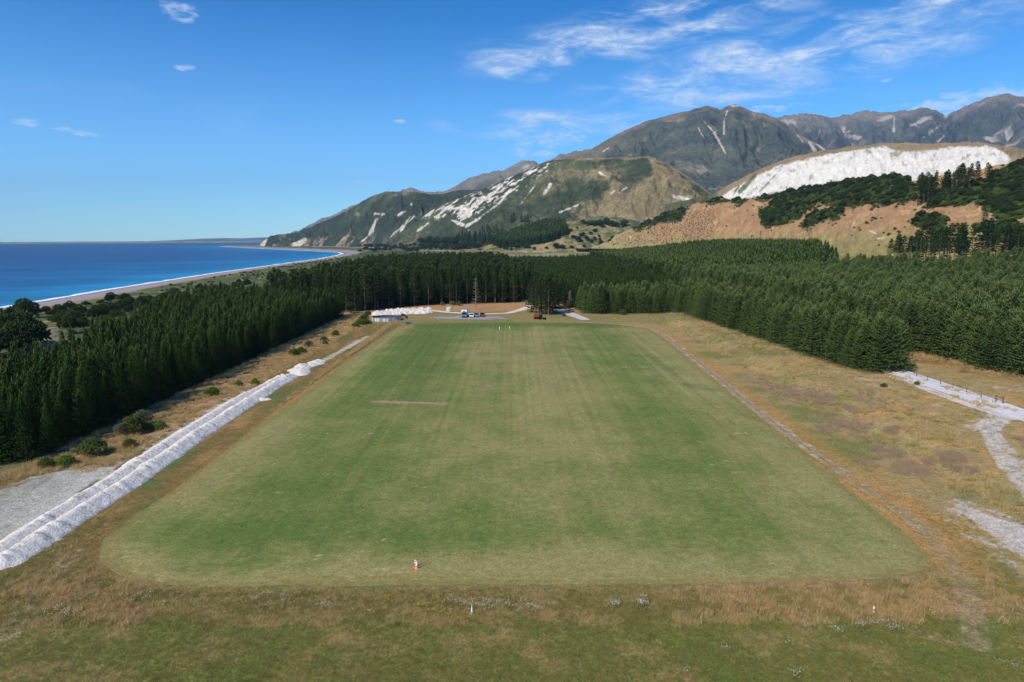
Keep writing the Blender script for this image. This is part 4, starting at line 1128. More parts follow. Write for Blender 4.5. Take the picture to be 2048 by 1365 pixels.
# the 300 plantation pines that stand nearest become trees of their own
KINDS = {'young': (YOUNG, 0), 'bushy': (BUSHY, 6), 'mid': (YOUNG, 0), 'far': (FAR, 10)}
proto_collection('plantation', [p[2] for p in YOUNG] + [p[2] for p in BUSHY] + [p[2] for p in FAR])
allp = []
for bi, (bn, (X, Y, S, kind)) in enumerate(BLK):
    for x, y, s in zip(X, Y, S): allp.append((x, y, s, kind, bn))
ax = np.array([a[0] for a in allp]); ay = np.array([a[1] for a in allp])
edge_d = np.full(len(allp), 99.0)
for poly in (BLOCK_LEFT, BLOCK_NEAR_RIGHT, BLOCK_RIGHT):
    q = sd_poly(ax, ay, poly, 60); edge_d = np.where(q > 0, np.minimum(edge_d, q), edge_d)
qx, qy = proj(np.stack([ax, ay, ax * 0 + 6], -1))
score = np.hypot(ax, ay) + np.where((qx < -5) | (qx > 2053), 1e4, 0)
order = np.argsort(score)
chosen = set(order[:300].tolist())
az_ = gz(ax, ay)
PINE_LABELS = {'left': ('dark green young pine packed in the dense plantation left of the field', 'young pines in the plantation left of the field'),
               'nearright': ('bushy young pine in the block between the dirt track and white gravel road', 'bushy pines between the dirt track and the gravel road'),
               'right': ('wide bushy pine standing on the far side of the white gravel road', 'bushy pines beyond the gravel road'),
               'mid': ('young pine in the plantation behind the field', 'young pines behind the field'), 'far': ('pine in the far plantation', 'pines in the far plantation')}
rgf = np.random.default_rng(77)
rest = []
for i, (x, y, s, kind, bn) in enumerate(allp):
    pr, off = KINDS[kind]
    k = int(rgf.integers(len(pr))); rz = float(rgf.uniform(0, 6.28))
    if i in chosen:
        lb, gp = PINE_LABELS[bn]
        if bn == 'left' and edge_d[i] < 2.6: lb, gp = 'young pine in the shadowed outermost row of the plantation left of the field', 'pines in the outermost row of the left plantation'
        plant('plantation_pine', pr, k, (x, y, az_[i] - .05), rz, (s, s, s * rgf.uniform(.95, 1.06)), lb, 'tree', gp)
    else:
        rest.append((x, y, az_[i] - .05, rz, s, off + k))
rest = np.array(rest)
scatter('pine_plantation', rest[:, :3], rest[:, 3], rest[:, 4], rest[:, 5], PROTO['plantation'])

# mature pines: those along the yard, by hand where the photograph shows them, and the wood behind as one mass
proto_collection('mature', [p[2] for p in OLD])
front = np.argsort(MAT_Y + np.abs(MAT_X + 30) * .2)[:60]
fm = np.zeros(len(MAT_X), bool); fm[front] = True
mz = gz(MAT_X, MAT_Y)
for i in np.where(fm)[0]:
    k = int(rgf.integers(len(OLD)))
    plant('mature_pine', OLD, k, (MAT_X[i], MAT_Y[i], mz[i] - .1), float(rgf.uniform(0, 6.28)), float(MAT_S[i]), 'tall dark mature pine in the wood behind the gravel yard', 'tree', 'mature pines along the edge of the yard')
nf = ~fm
scatter('mature_pine_wood', np.stack([MAT_X, MAT_Y, mz - .1], -1)[nf], rgf.uniform(0, 6.28, nf.sum()), MAT_S[nf], rgf.integers(0, len(OLD), nf.sum()), PROTO['mature'])
for i, (px, py, s) in enumerate([(1062, 625, .72), (1072, 627, .78), (1078, 629, .70), (1089, 629, .80), (1097, 631, .85), (1106, 628, .78), (1112, 624, .72), (1068, 620, .8), (1083, 621, .84), (1100, 621, .82), (1092, 616, .8), (1110, 617, .75)]):
    g = G(px, py)
    plant('mature_pine', OLD, i, g - np.array([0, 0, .1]), i * 1.7, s, 'mature pine in the clump between the white access road and forest road', 'tree', 'pines in the clump between the two white roads')

# the pines on the terrace at right and on the brow of the hillside
trees = []
rgt = np.random.default_rng(5)
for i in range(44):
    px = rgt.uniform(1775, 2075) if i > 8 else (1782, 1795, 1808, 1822, 1840, 1858, 1880, 1910, 1945)[i]
    dep = np.interp(px, [1770, 1850, 2048], [500, 440, 405]) + (rgt.uniform(0, 40) if i > 8 else 0)
    d = ray(px, 500); x = d[0] / d[1] * dep
    s = np.interp(px, [1770, 1800, 1850, 1950], [.62, .75, .95, 1.05]) * rgt.uniform(.88, 1.08)
    plant('terrace_pine', TALL, int(rgt.integers(3)), (x, dep, gz1(x, dep) - .1), rgt.uniform(0, 6.28), s, 'tall pine with bare lower trunk on the grassy terrace at the hill foot', 'tree', 'tall pines on the terrace at right')

_front = NTT[0] <= 1.0
NF = NP_[:, _front]; NFX, NFY = NQX[:, _front], NQY[:, _front]
def on_hill(px, py):
    k = np.argmin((NFX - px) ** 2 + (NFY - py) ** 2)
    return NF.reshape(-1, 3)[k]
for i in range(40):
    px = rgt.uniform(1832, 1985); py = np.interp(px, [1830, 1880, 1985], [412, 396, 368]) + rgt.uniform(-9, 3)
    p = on_hill(px, py)
    plant('brow_pine', TALL, int(rgt.integers(3)), p - np.array([0, 0, .2]), rgt.uniform(0, 6.28), np.interp(px, [1830, 1985], [1.05, .8]) * rgt.uniform(.8, 1.1), 'dark pine in the row below the white cliff on the brow of the hill', 'tree', 'pines in the row on the brow of the hill')
for (px, py, s, lb) in [(1690, 384, .5, 'lone dark pine standing above the hill bush left of the taller row'), (1660, 380, .5, 'small conical pine rising from the bush on the hill brow'), (1968, 455, .6, 'dark pine by the pale slip on the green gully'), (1812, 392, .6, 'dark pine just left of the row on the hill brow'),
                        (1322, 428, .4, 'small dark pine on the brow above the terraced slope'), (1362, 416, .4, 'dark pine near the top of the terraced slope'), (1573, 388, .4, 'small pine on the skyline of the orange hillside'), (1617, 488, .3, 'tiny lone tree low on the bare orange hillside')]:
    plant('hill_pine', TALL, int(px), on_hill(px, py) - np.array([0, 0, .2]), px, s, lb, 'tree', None)
for i in range(9):
    px, py = 1522 + rgt.uniform(0, 40), 452 + rgt.uniform(-16, 6)
    plant('slope_pine', FAR, i, on_hill(px, py + (1540 - px) * .3) - np.array([0, 0, .2]), i, rgt.uniform(1.0, 1.4), 'dark pine in the small clump halfway up the orange hillside', 'tree', 'pines in the clump on the orange slope')

# hillside scrub
proto_collection('hillscrub', [p[2] for p in BUSH] + [p[2] for p in MACA[:1]] + [p[2] for p in BRIGHT[:1]])
HX, HY = NFX.ravel(), NFY.ravel(); HP = NF.reshape(-1, 3)
zone = np.full(HX.shape, -40.0)
for z in SCRUB_ZONES: zone = np.maximum(zone, sd_poly(HX, HY, z, 40))
dens = sst(zone + 14 * fbm(HP[:, 0] * .03, HP[:, 1] * .03, 3), -6, 4) * .42
dens = np.maximum(dens, .012 * sst(fbm(HP[:, 0] * .02, HP[:, 1] * .02, 3), -.1, .3))
sel = (rgt.random(HX.shape) < dens) & (HX > 1150) & (HX < 2120)
hp = HP[sel] + np.concatenate([rgt.normal(0, 1.0, (sel.sum(), 2)), np.full((sel.sum(), 1), -.3)], 1)
big = rgt.random(sel.sum())
thick = zone[sel] > 0
hs_ = np.where(thick, rgt.uniform(1.0, 2.3, sel.sum()), rgt.uniform(.5, 1.3, sel.sum()))
hi = np.where(thick & (big < .12), 3, rgt.integers(0, 3, sel.sum())); hi = np.where(big > np.where(HX[sel] > 1850, .6, .9), 4, hi)
hs_ = np.where(hi == 3, rgt.uniform(.45, .95, sel.sum()), hs_)
scatter('hillside_scrub', hp, rgt.uniform(0, 6.28, sel.sum()), hs_, hi, PROTO['hillscrub'])
# rows of seedlings on the terraced slope
rows = []
for k in range(26):
    for j in range(70):
        px = 1180 + 250 * (j + rgt.uniform(-.3, .3)) / 70; py = np.interp(px, [1180, 1300, 1430], [496, 444, 408]) + 4 + k * 3.0 + rgt.uniform(-.4, .4) + (px - 1300) * .02
        if py < np.interp(px, [1180, 1260, 1430], [494, 492, 478]) and sd_poly(np.array([px]), np.array([py]), [(1290, 445), (1430, 402), (1530, 420), (1440, 470), (1300, 492), (1225, 488)], 40)[0] > -4: rows.append((px, py))
rp = np.array([on_hill(*r) for r in rows]) + np.concatenate([rgt.normal(0, .8, (len(rows), 2)), np.full((len(rows), 1), -.1)], 1)
scatter('seedling_rows', rp, rgt.uniform(0, 6.28, len(rp)), rgt.uniform(.45, .8, len(rp)), rgt.integers(0, 3, len(rp)), PROTO['hillscrub'])

# coast: wind-shorn cypresses and dune scrub
COASTAL = [(10, 695, 1.0), (52, 698, .9), (25, 715, 1.1), (-15, 690, 1.1), (70, 630, .75), (92, 628, .7), (105, 634, .6), (140, 620, .85), (150, 628, .7), (172, 614, .6), (128, 652, 1.0), (150, 655, 1.2), (140, 668, 1.1), (168, 660, .9), (188, 640, .9),
           (205, 632, 1.0), (222, 628, .95), (243, 622, .95), (262, 618, .9), (282, 612, .9), (300, 608, .85), (325, 602, .8), (350, 598, .75), (105, 645, .55), (200, 610, .5), (735, 516, 1.0), (728, 519, .9), (745, 517, .9), (478, 566, .6), (690, 528, .6)]
rgc = np.random.default_rng(90)
for k in range(46):
    t = rgc.random(); COASTAL.append((np.interp(t, [0, .3, 1], [120, 225, 500]) + rgc.uniform(-14, 14), np.interp(t, [0, .3, 1], [640, 634, 570]) + rgc.uniform(-9, 9), rgc.uniform(.6, 1.0)))
for k in range(16):
    COASTAL.append((rgc.uniform(-40, 56), rgc.uniform(676, 722), rgc.uniform(.75, 1.15)))
for i, (px, py, s) in enumerate(COASTAL):
    g = G(px, py)
    left = px < 66 and py > 640
    s = (s * .52 if i % 3 == 0 else s) if left else s * .62
    plant('coastal_cypress', OLD if left and i % 3 == 0 else MACA, i, g - np.array([0, 0, .3]), i * 2.1, (s, s, s * (1.25 if left else 1.0)), 'dark conifer in the grove at the left edge by the bare ground' if left else ('dark spreading cypress on the dunes between plantation and beach' if px < 500 else 'dark round tree at the end of the beach by the headland'), 'tree', 'cypresses at the left edge' if left else ('cypresses on the dunes' if px < 500 else 'trees at the end of the beach'))
proto_collection('dune', [p[2] for p in BUSH] + [p[2] for p in GREY] + [p[2] for p in MACA[:1]])
DX = rgt.uniform(-420, 0, 9000); DY = rgt.uniform(130, 1900, 9000); DX = DX - 0
ds = shore_s(DX, DY)
dk = (ds > 60) & (ds < 260) & in_view(DX, DY, DX * 0) & (fbm(DX * .02, DY * .02, 3) > .02)
for blk in (BLOCK_LEFT, BLOCK_MATURE): dk &= sd_poly(DX, DY, blk, 40) < -3
dk &= (DX < -72) & (sd_poly(DX, DY, GL([(28, 690), (60, 668), (100, 655), (122, 668), (90, 690), (40, 706)]), 60) < -2)
n_ = dk.sum(); di = rgt.integers(0, 4, n_); dsz = rgt.uniform(.4, 1.0, n_)
far_ = (DY[dk] > 300) & (DY[dk] < 420) & (rgt.random(n_) < .2); di = np.where(far_, 5, di)
scatter('dune_scrub', np.stack([DX, DY, gz(DX, DY) - .15], -1)[dk], rgt.uniform(0, 6.28, n_), dsz, di, PROTO['dune'])

# valley trees behind the plantation: each its own
VALLEY = []
for (x0, x1, y0, y1, n, s0, s1, kd) in [(842, 912, 486, 490, 16, 1.7, 2.4, 'r'), (720, 850, 498, 506, 26, .9, 1.5, 'r'), (910, 1000, 478, 494, 34, 1.7, 2.8, 'c'), (855, 960, 494, 503, 24, 1.2, 1.9, 'r'), (1000, 1130, 496, 506, 26, .7, 1.4, 'r'), (960, 1010, 462, 478, 9, 1.5, 2.2, 'c'),
                                    (1165, 1250, 448, 456, 14, 1.2, 1.7, 'r'), (1085, 1120, 497, 506, 5, 1.3, 1.7, 'r'), (1140, 1230, 478, 498, 16, .7, 1.2, 'r'), (1020, 1060, 440, 447, 5, 1.6, 2.2, 'c'), (1140, 1200, 455, 480, 12, .6, 1.1, 'r'), (760, 860, 492, 498, 12, 1.0, 1.4, 'r')]:
    for i in range(n):
        px = x0 + (x1 - x0) * (i + rgt.random()) / n; py = y0 + (y1 - y0) * rgt.random()
        VALLEY.append((px, py, rgt.uniform(s0, s1), kd))
for i, (px, py, s, kd) in enumerate(VALLEY):
    p = G(px, py) if py > 479 else None
    if p is None or p[1] > 1900:
        best = None
        for PP, QX, QY, TT in ((SP, SQX, SQY, ST), (FP, FQX, FQY, FT)):
            dd = (QX - px) ** 2 + (QY - py) ** 2 + 1e6 * (TT > 1)
            k_ = np.unravel_index(np.argmin(dd), dd.shape)
            if dd[k_] < 9: best = PP[k_]; break
        p = best if best is not None else G(px, max(py, 494))
    if kd == 'r': plant('valley_tree', MACA, i, p - np.array([0, 0, .5]), i * 1.3, s, 'dark round tree on the valley floor between plantation and hills', 'tree', 'round trees on the valley floor')
    else: plant('valley_pine', FAR, i, p - np.array([0, 0, .5]), i * 1.3, s * 1.05, 'dark conical pine on the valley floor below the scree ridge', 'tree', 'conical pines in the valley')
proto_collection('farwood', [p[2] for p in FAR])
vp = []
_wedge = np.array([(978, 482), (1000, 494), (1040, 491), (1090, 484), (1134, 468), (1128, 449), (1105, 447), (1060, 459), (1015, 471)], float)
while len(vp) < 1300:
    a, b_ = rgt.uniform(975, 1136), rgt.uniform(446, 494)
    if sd_poly(np.array([a]), np.array([b_ + 4]), _wedge, 60)[0] < 0: continue
    dd = (SQX - a) ** 2 + (SQY - b_ - 6) ** 2 + 1e6 * (ST > 1)
    k_ = np.unravel_index(np.argmin(dd), dd.shape)
    vp.append(SP[k_] + np.array([rgt.normal(0, 2.5), rgt.normal(0, 4), -.5]))
scatter('valley_pine_strip', vp, rgt.uniform(0, 6.28, len(vp)), rgt.uniform(1.3, 1.8, len(vp)), rgt.integers(0, 3, len(vp)), PROTO['farwood'])
BX, BY = rgt.uniform(-1500, -250, 5000), rgt.uniform(1900, 3300, 5000)
bk = (shore_s(BX, BY) > 300) & (BX / np.maximum(BY, 1) > -.235) & (fbm(BX * .004, BY * .004, 3) > -.3)
scatter('coastal_flat_wood', np.stack([BX, BY, gz(BX, BY) - .3], -1)[bk], rgt.uniform(0, 6.28, bk.sum()), rgt.uniform(.9, 1.7, bk.sum()), np.full(bk.sum(), 5), PROTO['dune'])

# shrubs at the foot of the left plantation and elsewhere
SHRUBS = [(268, 868, 1.9, 'scrub', 'round dark green shrub against the shadowed pines, second from the near end'), (186, 910, 1.6, 'scrub', 'rounded olive shrub at the pine edge nearest the lime apron'), (285, 852, 1.7, 'grey', 'grey twiggy shrub behind the round green one'), (297, 862, 1.0, 'bright', 'small bright green shrub beside the grey twiggy one'),
          (425, 792, 1.3, 'bright', 'low bright green bush beside the long white windrows'), (320, 858, 1.0, 'bright', 'loose green bush in the dry grass near the grey shrub'), (258, 895, .9, 'scrub', 'small shrub alone in the dry grass left of the windrow'), (510, 768, .9, 'bright', 'little green bush near the far end of the windrows'),
          (130, 932, 1.1, 'bright', 'pale green leafy clump at the pine corner above the lime apron'), (92, 936, 1.0, 'scrub', 'yellowish shrub at the foot of the corner pines'), (245, 872, 1.3, 'grey', 'grey-green shrub in the shade of the pines'),
          (478, 772, .8, 'scrub', 'dark small shrub beside the windrow end'), (617, 695, 1.3, 'grey', 'grey shrub at the pine edge above the thin lime trail'), (672, 672, 1.2, 'scrub', 'green shrub midway along the far pine edge'), (648, 684, 1.2, 'grey', 'grey shrub between two green ones along the far pine edge'), (650, 690, .9, 'scrub', 'small dark bush just below the grey one'),
          (590, 712, 1.4, 'bright', 'yellow-green bush along the pine edge beyond the lime heaps'), (602, 707, 1.3, 'bright', 'second yellow-green bush along the pine edge beyond the lime heaps'), (720, 650, 1.6, 'bright', 'big round bright green bush left of the round tank'), (728, 641, 1.5, 'scrub', 'dark green bush behind the bright one left of the tank'),
          (712, 655, 1.3, 'bright', 'lowest bright bush in the clump left of the tank'), (732, 648, 1.3, 'bright', 'bright green bush nearest the round tank'), (735, 634, 1.6, 'grey', 'grey bushes between the pines and white rubble'), (739, 648, .8, 'scrub', 'small shrub touching the left side of the tank'),
          (1246, 630, 1.5, 'scrub', 'round green bush at the foot of the pines behind the field'), (806, 634, .9, 'scrub', 'small dark shrub in front of the white rubble'), (1768, 775, .6, 'scrub', 'small dark tuft in the dry grass by the corner pine'), (1834, 770, .5, 'scrub', 'tiny dark shrub at the edge of the gravel verge'),
          (905, 611, 1.4, 'scrub', 'green bush on the bank behind the pale water tank'), (918, 612, 1.3, 'scrub', 'darker bush on the bank right of the pale water tank'), (885, 612, 1.2, 'grey', 'grey-green bush left of the pale water tank'), (1127, 633, .8, 'scrub', 'low dark bush on the bank beside the forest road')]
for i, (px, py, s, kd, lb) in enumerate(SHRUBS):
    pr = {'scrub': BUSH, 'bright': BRIGHT, 'grey': GREY}[kd]
    plant('shrub', pr, i, G(px, py) - np.array([0, 0, .1]), i * 1.9, s * .8, lb, 'shrub', None)

# a bare dead pine by the yard, and a second standing in the plantation edge
def dead_pine(px, py, H, label, seed):
    rg = np.random.default_rng(seed)
    o = empty('dead_pine', G(px, py) - np.array([0, 0, .1]))
    MB().tube((0, 0, 0), (.15, 0, H), .22, .03, 6).build('trunk', M['deadwood'], o)
    b = MB()
    for k in range(90):
        z = H * rg.uniform(.14, .97); a = rg.uniform(0, 6.28); r = (1 - z / H) * H * .2 + .5
        p = Vector((.15 * z / H, 0, z)); q = p + Vector((math.cos(a) * r, math.sin(a) * r, rg.uniform(-.1, .5) * r))
        b.tube(p, q, .05, .012, 3, False)
        for j in range(3):
            s = p.lerp(q, rg.uniform(.4, .95)); b.tube(s, s + Vector((rg.normal(0, .5), rg.normal(0, .5), rg.uniform(-.1, .5))), .02, .008, 3, False)
    b.build('branches', M['deadwood'], o)
    tag(o, label, 'dead tree')
dead_pine(952, 620, 15, 'bare grey dead pine standing behind the parked cars', 1)
dead_pine(1139, 620, 9, 'thin grey dead tree beside the forest road', 2)

# ------------------------------------------------------------------ white lime windrows, heaps and rubble
def heaps(name, cx, cy, hr, hh, x0, x1, y0, y1, res, label, cat, seed, col=(214, 205, 194), group=None, lump=.14, spine=None):
    """a body of tipped lime: every load its own cone, run together"""
    nx, ny = int((x1 - x0) / res) + 1, int((y1 - y0) / res) + 1
    X, Y = np.meshgrid(np.linspace(x0, x1, nx), np.linspace(y0, y1, ny))
    H = np.zeros_like(X)
    for a, b, r, h in zip(cx, cy, hr, hh):
        m = (np.abs(X - a) < r * 1.6) & (np.abs(Y - b) < r * 1.6)
        d = np.hypot(X[m] - a, Y[m] - b) / r
        hv = h * np.clip(1.08 - np.sqrt(d * d + .03), 0, None)
        H[m] = np.maximum(H[m], hv)
    if spine is not None:          # loads pushed together into one long ridge
        d = np.abs(X - spine(Y) - .15 * fbm(Y * .2, Y * 0 + seed, 3)) / 2.0
        S = 1.02 * np.clip(1.06 - np.sqrt(d * d + .02), 0, None) * (1 + .12 * fbm(Y * .35, Y * 0 + seed, 3)) * sst(Y, min(cy) - 1.5, min(cy) + 1) * (1 - sst(Y, max(cy) - 1, max(cy) + 1.5))
        H = np.maximum(H, S)
    H = H + (H > .02) * lump * (fbm(X * 1.1 + seed, Y * 1.1, 4) + .5 * fbm(X * 3.3, Y * 3.3 + seed, 2))
    Z = gz(X, Y) + np.where(H > .03, H, -.25)
    n = fbm(X * .5, Y * .5 + seed, 4); n3 = fbm(X * 2.5, Y * 2.5 + seed, 3)
    c = np.zeros(X.shape + (3,)); c[:] = lin(col)
    c = mixc(c, lin((190, 180, 168)), sst(n + .6 * n3, .1, .5) * .8)
    c = mixc(c, lin((122, 112, 86)), sst(n3 + .5 * n, .34, .6) * .75)
    o = link(name, np_mesh(name, np.stack([X, Y, Z], -1), grid_faces(ny, nx), M['lime'], True, c))
    return tag(o, label, cat, group)
rgw = np.random.default_rng(31)
def row(x_of_y, ya, yb, seed):
    y = np.arange(ya, yb, 1.75) + rgw.uniform(-.4, .4, len(np.arange(ya, yb, 1.75)))
    return x_of_y(y) + rgw.normal(0, .14, len(y)), y, rgw.uniform(1.4, 2.1, len(y)), rgw.uniform(.85, 1.4, len(y))
_ra = GL([(30, 1112), (74, 1086), (148, 1036), (254, 970), (400, 868), (560, 765), (585, 752)])
_rb = GL([(0, 1108), (60, 1066), (133, 1021), (215, 972), (330, 895), (470, 806), (566, 757)])
fa = np.array(_ra); fb = np.array(_rb)
xa = lambda y: np.interp(y, fa[:, 1], fa[:, 0]); xb = lambda y: np.interp(y, fb[:, 1], fb[:, 0])
c = row(xa, 66, fa[-1, 1], 1); heaps('lime_windrow', *c, c[0].min() - 3, c[0].max() + 3, 63, fa[-1, 1] + 4, .22, 'long white row of tipped lime heaps nearest the field', 'lime heap', 1.0, spine=xa)
c = row(xb, 66, fb[-1, 1], 2); heaps('lime_windrow', *c, c[0].min() - 3, c[0].max() + 3, 63, fb[-1, 1] + 4, .22, 'long white row of tipped lime heaps on the side of the pines', 'lime heap', 2.0, spine=xb)
g = G(600, 742)
k = 16; heaps('lime_heap', g[0] + rgw.normal(0, .9, k), g[1] + rgw.uniform(-9, 15, k), rgw.uniform(1.5, 2.3, k), rgw.uniform(.6, 1.0, k), g[0] - 5, g[0] + 6, g[1] - 14, g[1] + 20, .25, 'loose cluster of white lime heaps beyond the end of the two rows', 'lime heap', 3.0)
g = G(522, 801)
heaps('lime_heap', g[0] + np.array([-2.4, -1.2, 0, 1.1]), g[1] + np.array([-1, -.4, .3, .6]), [1.5, 1.4, 1.2, .9], [1.0, .8, .6, .4], g[0] - 5, g[0] + 3, g[1] - 4, g[1] + 4, .2, 'small white lime spill sticking out of the row towards the field', 'lime heap', 4.0)
# rubble bank behind the tank: lumps of white rock
g0, g1, g2 = G(750, 627), G(800, 628), G(860, 624)
k = 240; t_ = rgw.random(k)
px_ = np.interp(t_, [0, .25, 1], [748, 772, 858]); py_ = np.interp(t_, [0, .12, .3, .75, 1], [628, 631, 626, 624, 623]) + rgw.uniform(-5, 4, k)
gg = np.array([G(a, b) for a, b in zip(px_, py_)])
heaps('lime_rubble', gg[:, 0], gg[:, 1], rgw.uniform(.8, 1.9, k), rgw.uniform(.5, 1.25, k), gg[:, 0].min() - 3, gg[:, 0].max() + 3, gg[:, 1].min() - 3, gg[:, 1].max() + 3, .3, 'broad bank of lumpy white lime rubble between the tank and the pines', 'rubble', 5.0, lump=.5)

# ------------------------------------------------------------------ round stock tank and water tank
M['panel_light'] = flat('pale weathered panel', (206, 202, 196), .6, .3, .12, 2)
M['panel_dark'] = flat('grey weathered panel', (142, 142, 146), .6, .3, .15, 2)
M['galv'] = flat('galvanised steel', (150, 152, 156), .45, .5, .15, 3, .6)
M['liner'] = flat('dark tank lining', (52, 54, 60), .6, .3, .2, 1)
m, t, b = principled('still tank water', .06, .5)
t.put(b.inputs['Base Color'], rgba((112, 112, 118))); M['tankwater'] = m
g = G(773.5, 640.5)
tank = empty('stock_tank', g, .1)
RT, HT, NP = 6.0, 1.35, 30
for k in range(NP):
    a = 6.2832 * k / NP; w = 2 * RT * math.tan(math.pi / NP)
    MB().box((RT * math.cos(a), RT * math.sin(a), HT / 2), (.08, w - .10, HT), a).build('wall_panel', M['panel_light'] if k % 3 else M['panel_dark'], tank)
for k in range(NP):
    a = 6.2832 * (k + .5) / NP
    MB().box(((RT + .06) * math.cos(a), (RT + .06) * math.sin(a), HT / 2 + .03), (.14, .16, HT + .06), a).build('post', M['panel_dark'], tank)
rim = MB()
for k in range(60):
    a0, a1 = 6.2832 * k / 60, 6.2832 * (k + 1) / 60
    rim.tube((RT * math.cos(a0), RT * math.sin(a0), HT + .06), (RT * math.cos(a1), RT * math.sin(a1), HT + .06), .07, None, 6, False)
rim.build('rim', M['galv'], tank)
MB().lathe([(RT - .1, .0), (RT - .1, HT - .04), (RT - .12, HT - .04), (RT - .12, .02)], 60).build('lining', M['liner'], tank)
MB().lathe([(0.01, .9), (RT - .13, .9), (RT - .13, .88)], 60).build('water', M['tankwater'], tank)
pp = MB(); pp.tube((RT - .3, 1.2, 1.3), (RT + 2.4, 1.8, 1.5), .09).tube((RT + 2.4, 1.8, 1.5), (RT + 2.4, 1.8, 0), .07)
pp.build('inlet_pipe', M['liner'], tank)
tag(tank, 'large round open tank with pale panelled wall and grey water beside the rubble', 'tank')

M['poly_green'] = flat('pale green plastic', (176, 190, 168), .5, .4, .06)
g = G(898.5, 624.3)
o = empty('water_tank', g)
MB().lathe([(1.35, 0), (1.37, .1), (1.37, .55), (1.40, .58), (1.40, .66), (1.37, .7), (1.37, 1.2), (1.40, 1.23), (1.40, 1.3), (1.37, 1.34), (1.37, 1.9), (1.3, 2.0), (.9, 2.22), (.35, 2.34)], 28).build('shell', M['poly_green'], o, True)
MB().lathe([(.32, 2.33), (.32, 2.42), (.28, 2.45)], 16, ).build('lid', M['poly_green'], o)
MB().tube((1.2, 0, .15), (1.9, .1, .15), .05).tube((1.9, .1, .15), (1.9, .1, 0), .05).build('outlet', M['liner'], o)
tag(o, 'pale green plastic rainwater tank on the bank above the white road', 'water tank')

M['green_box'] = flat('dull blue-green plastic', (74, 92, 92), .6, .3)
g = G(816, 648)
o = empty('trough', g, .3)
MB().box((0, 0, .45), (1.7, 1.3, .9), 0, .94).build('body', M['green_box'], o)
MB().box((0, 0, .93), (1.75, 1.35, .06)).build('lid', M['panel_dark'], o)
tag(o, 'grey-green pump box on the grass between the tank and the field', 'pump box')
g = G(813, 637)
o = empty('drum', g)
MB().lathe([(.42, 0), (.44, .05), (.44, .5), (.47, .53), (.44, .56), (.44, 1.05), (.42, 1.1)], 16).build('body', flat('black plastic', (28, 28, 30), .5, .4), o, True)
MB().lathe([(.10, 1.1), (.10, 1.15)], 10).build('cap', M['liner'], o)
tag(o, 'small black drum standing right of the round tank', 'drum')
g = G(812.5, 631)
o = empty('marker_post', g)
MB().tube((0, 0, 0), (0, 0, 1.5), .07).build('shaft', M['panel_light'], o); MB().box((0, 0, 1.55), (.22, .22, .1)).build('cap', M['panel_light'], o)
tag(o, 'white post standing in front of the lime rubble', 'post')

# ------------------------------------------------------------------ vehicles in the yard
M['glass'] = flat('dark window glass', (18, 22, 28), .08, .6, .05)
M['tyre'] = flat('tyre rubber', (26, 26, 27), .9, .1)
M['rim'] = flat('wheel steel', (170, 170, 172), .35, .6, .05, 5, .7)
M['white_paint'] = flat('white paint', (226, 228, 230), .35, .5, .04)
M['silver_paint'] = flat('grey paint', (150, 152, 156), .35, .5, .05, 2, .3)
M['red_paint'] = flat('dark red paint', (128, 30, 44), .35, .5, .06)
M['tractor_green'] = flat('green tractor paint', (34, 98, 52), .4, .5, .08)
M['machine_red'] = flat('red machine paint', (176, 52, 48), .45, .4, .1)
M['lamp'] = flat('headlamp lens', (226, 228, 232), .1, .6, .03)
M['orange'] = flat('orange lens', (214, 112, 36), .2, .5, .03)
M['yellow_paint'] = flat('yellow rim paint', (222, 206, 120), .5, .3)

def wheel(parent, x, y, r, w, rimmat=None, name='wheel'):
    o = MB().lathe([(r * .62, -w / 2), (r * .94, -w / 2), (r, -w * .32), (r, w * .32), (r * .94, w / 2), (r * .62, w / 2)], 18).build(name, M['tyre'], parent, False)
    o.rotation_euler = (0, rad(90), 0); o.location = (x, y, r)
    q = MB().lathe([(r * .18, -w * .46), (r * .62, -w * .40), (r * .62, w * .40), (r * .18, w * .46)], 14).build('rim', rimmat or M['rim'], o)
    return o
def car(name, px, py, rz, paint, label, cat, prof, L=4.5, W_=1.8, tray=False):
    """front at -Y; body lofted across its width from a side outline"""
    o = empty(name, G(px, py), rz)
    low, roof = prof
    def side(pts, ws):
        return [[(sx * W_ / 2 * w, y * L, z) for (y, z), w in zip(pts, ws)] for sx in (-1, 1)]
    a, b_ = side(low, [.93 if z < .45 else 1.0 if z < .8 else .95 for y, z in low])
    MB().loft([a, b_]).build('body', paint, o)
    a, b_ = side(roof, [.92 if z < 1.1 else .74 for y, z in roof])
    MB().loft([a, b_]).build('cabin', M['glass'], o)
    top = [(y, z) for y, z in roof if z > 1.25]
    y0, y1 = min(y for y, z in top), max(y for y, z in top); zt = max(z for y, z in top)
    MB().box((0, (y0 + y1) / 2 * L, zt + .015), (W_ * .74, (y1 - y0) * L * .98, .06)).build('roof', paint, o)
    for sx in (-1, 1):
        for yy in (y0, (y0 + y1) / 2, y1):
            MB().tube((sx * W_ * .46, yy * L * (1.25 if yy != (y0 + y1) / 2 else 1), .98), (sx * W_ * .375, yy * L, zt), .045, None, 5).build('pillar', paint, o)
        MB().box((sx * W_ * .36, -L * .485, .66), (.34, .1, .16)).build('headlight', M['lamp'], o)
        MB().box((sx * W_ * .38, L * .492, .78), (.24, .06, .22)).build('tail_light', M['machine_red'], o)
        MB().box((sx * W_ * .53, -L * .17, 1.02), (.16, .1, .12)).build('mirror', paint, o)
        for yy in (-.31, .30):
            wheel(o, sx * (W_ / 2 - .1), yy * L, .34, .22)
    MB().box((0, -L * .497, .42), (W_ * .6, .06, .16)).build('grille', M['glass'], o)
    MB().box((0, -L * .5, .5), (.42, .03, .11)).build('number_plate', M['panel_light'], o)
    return tag(o, label, cat)
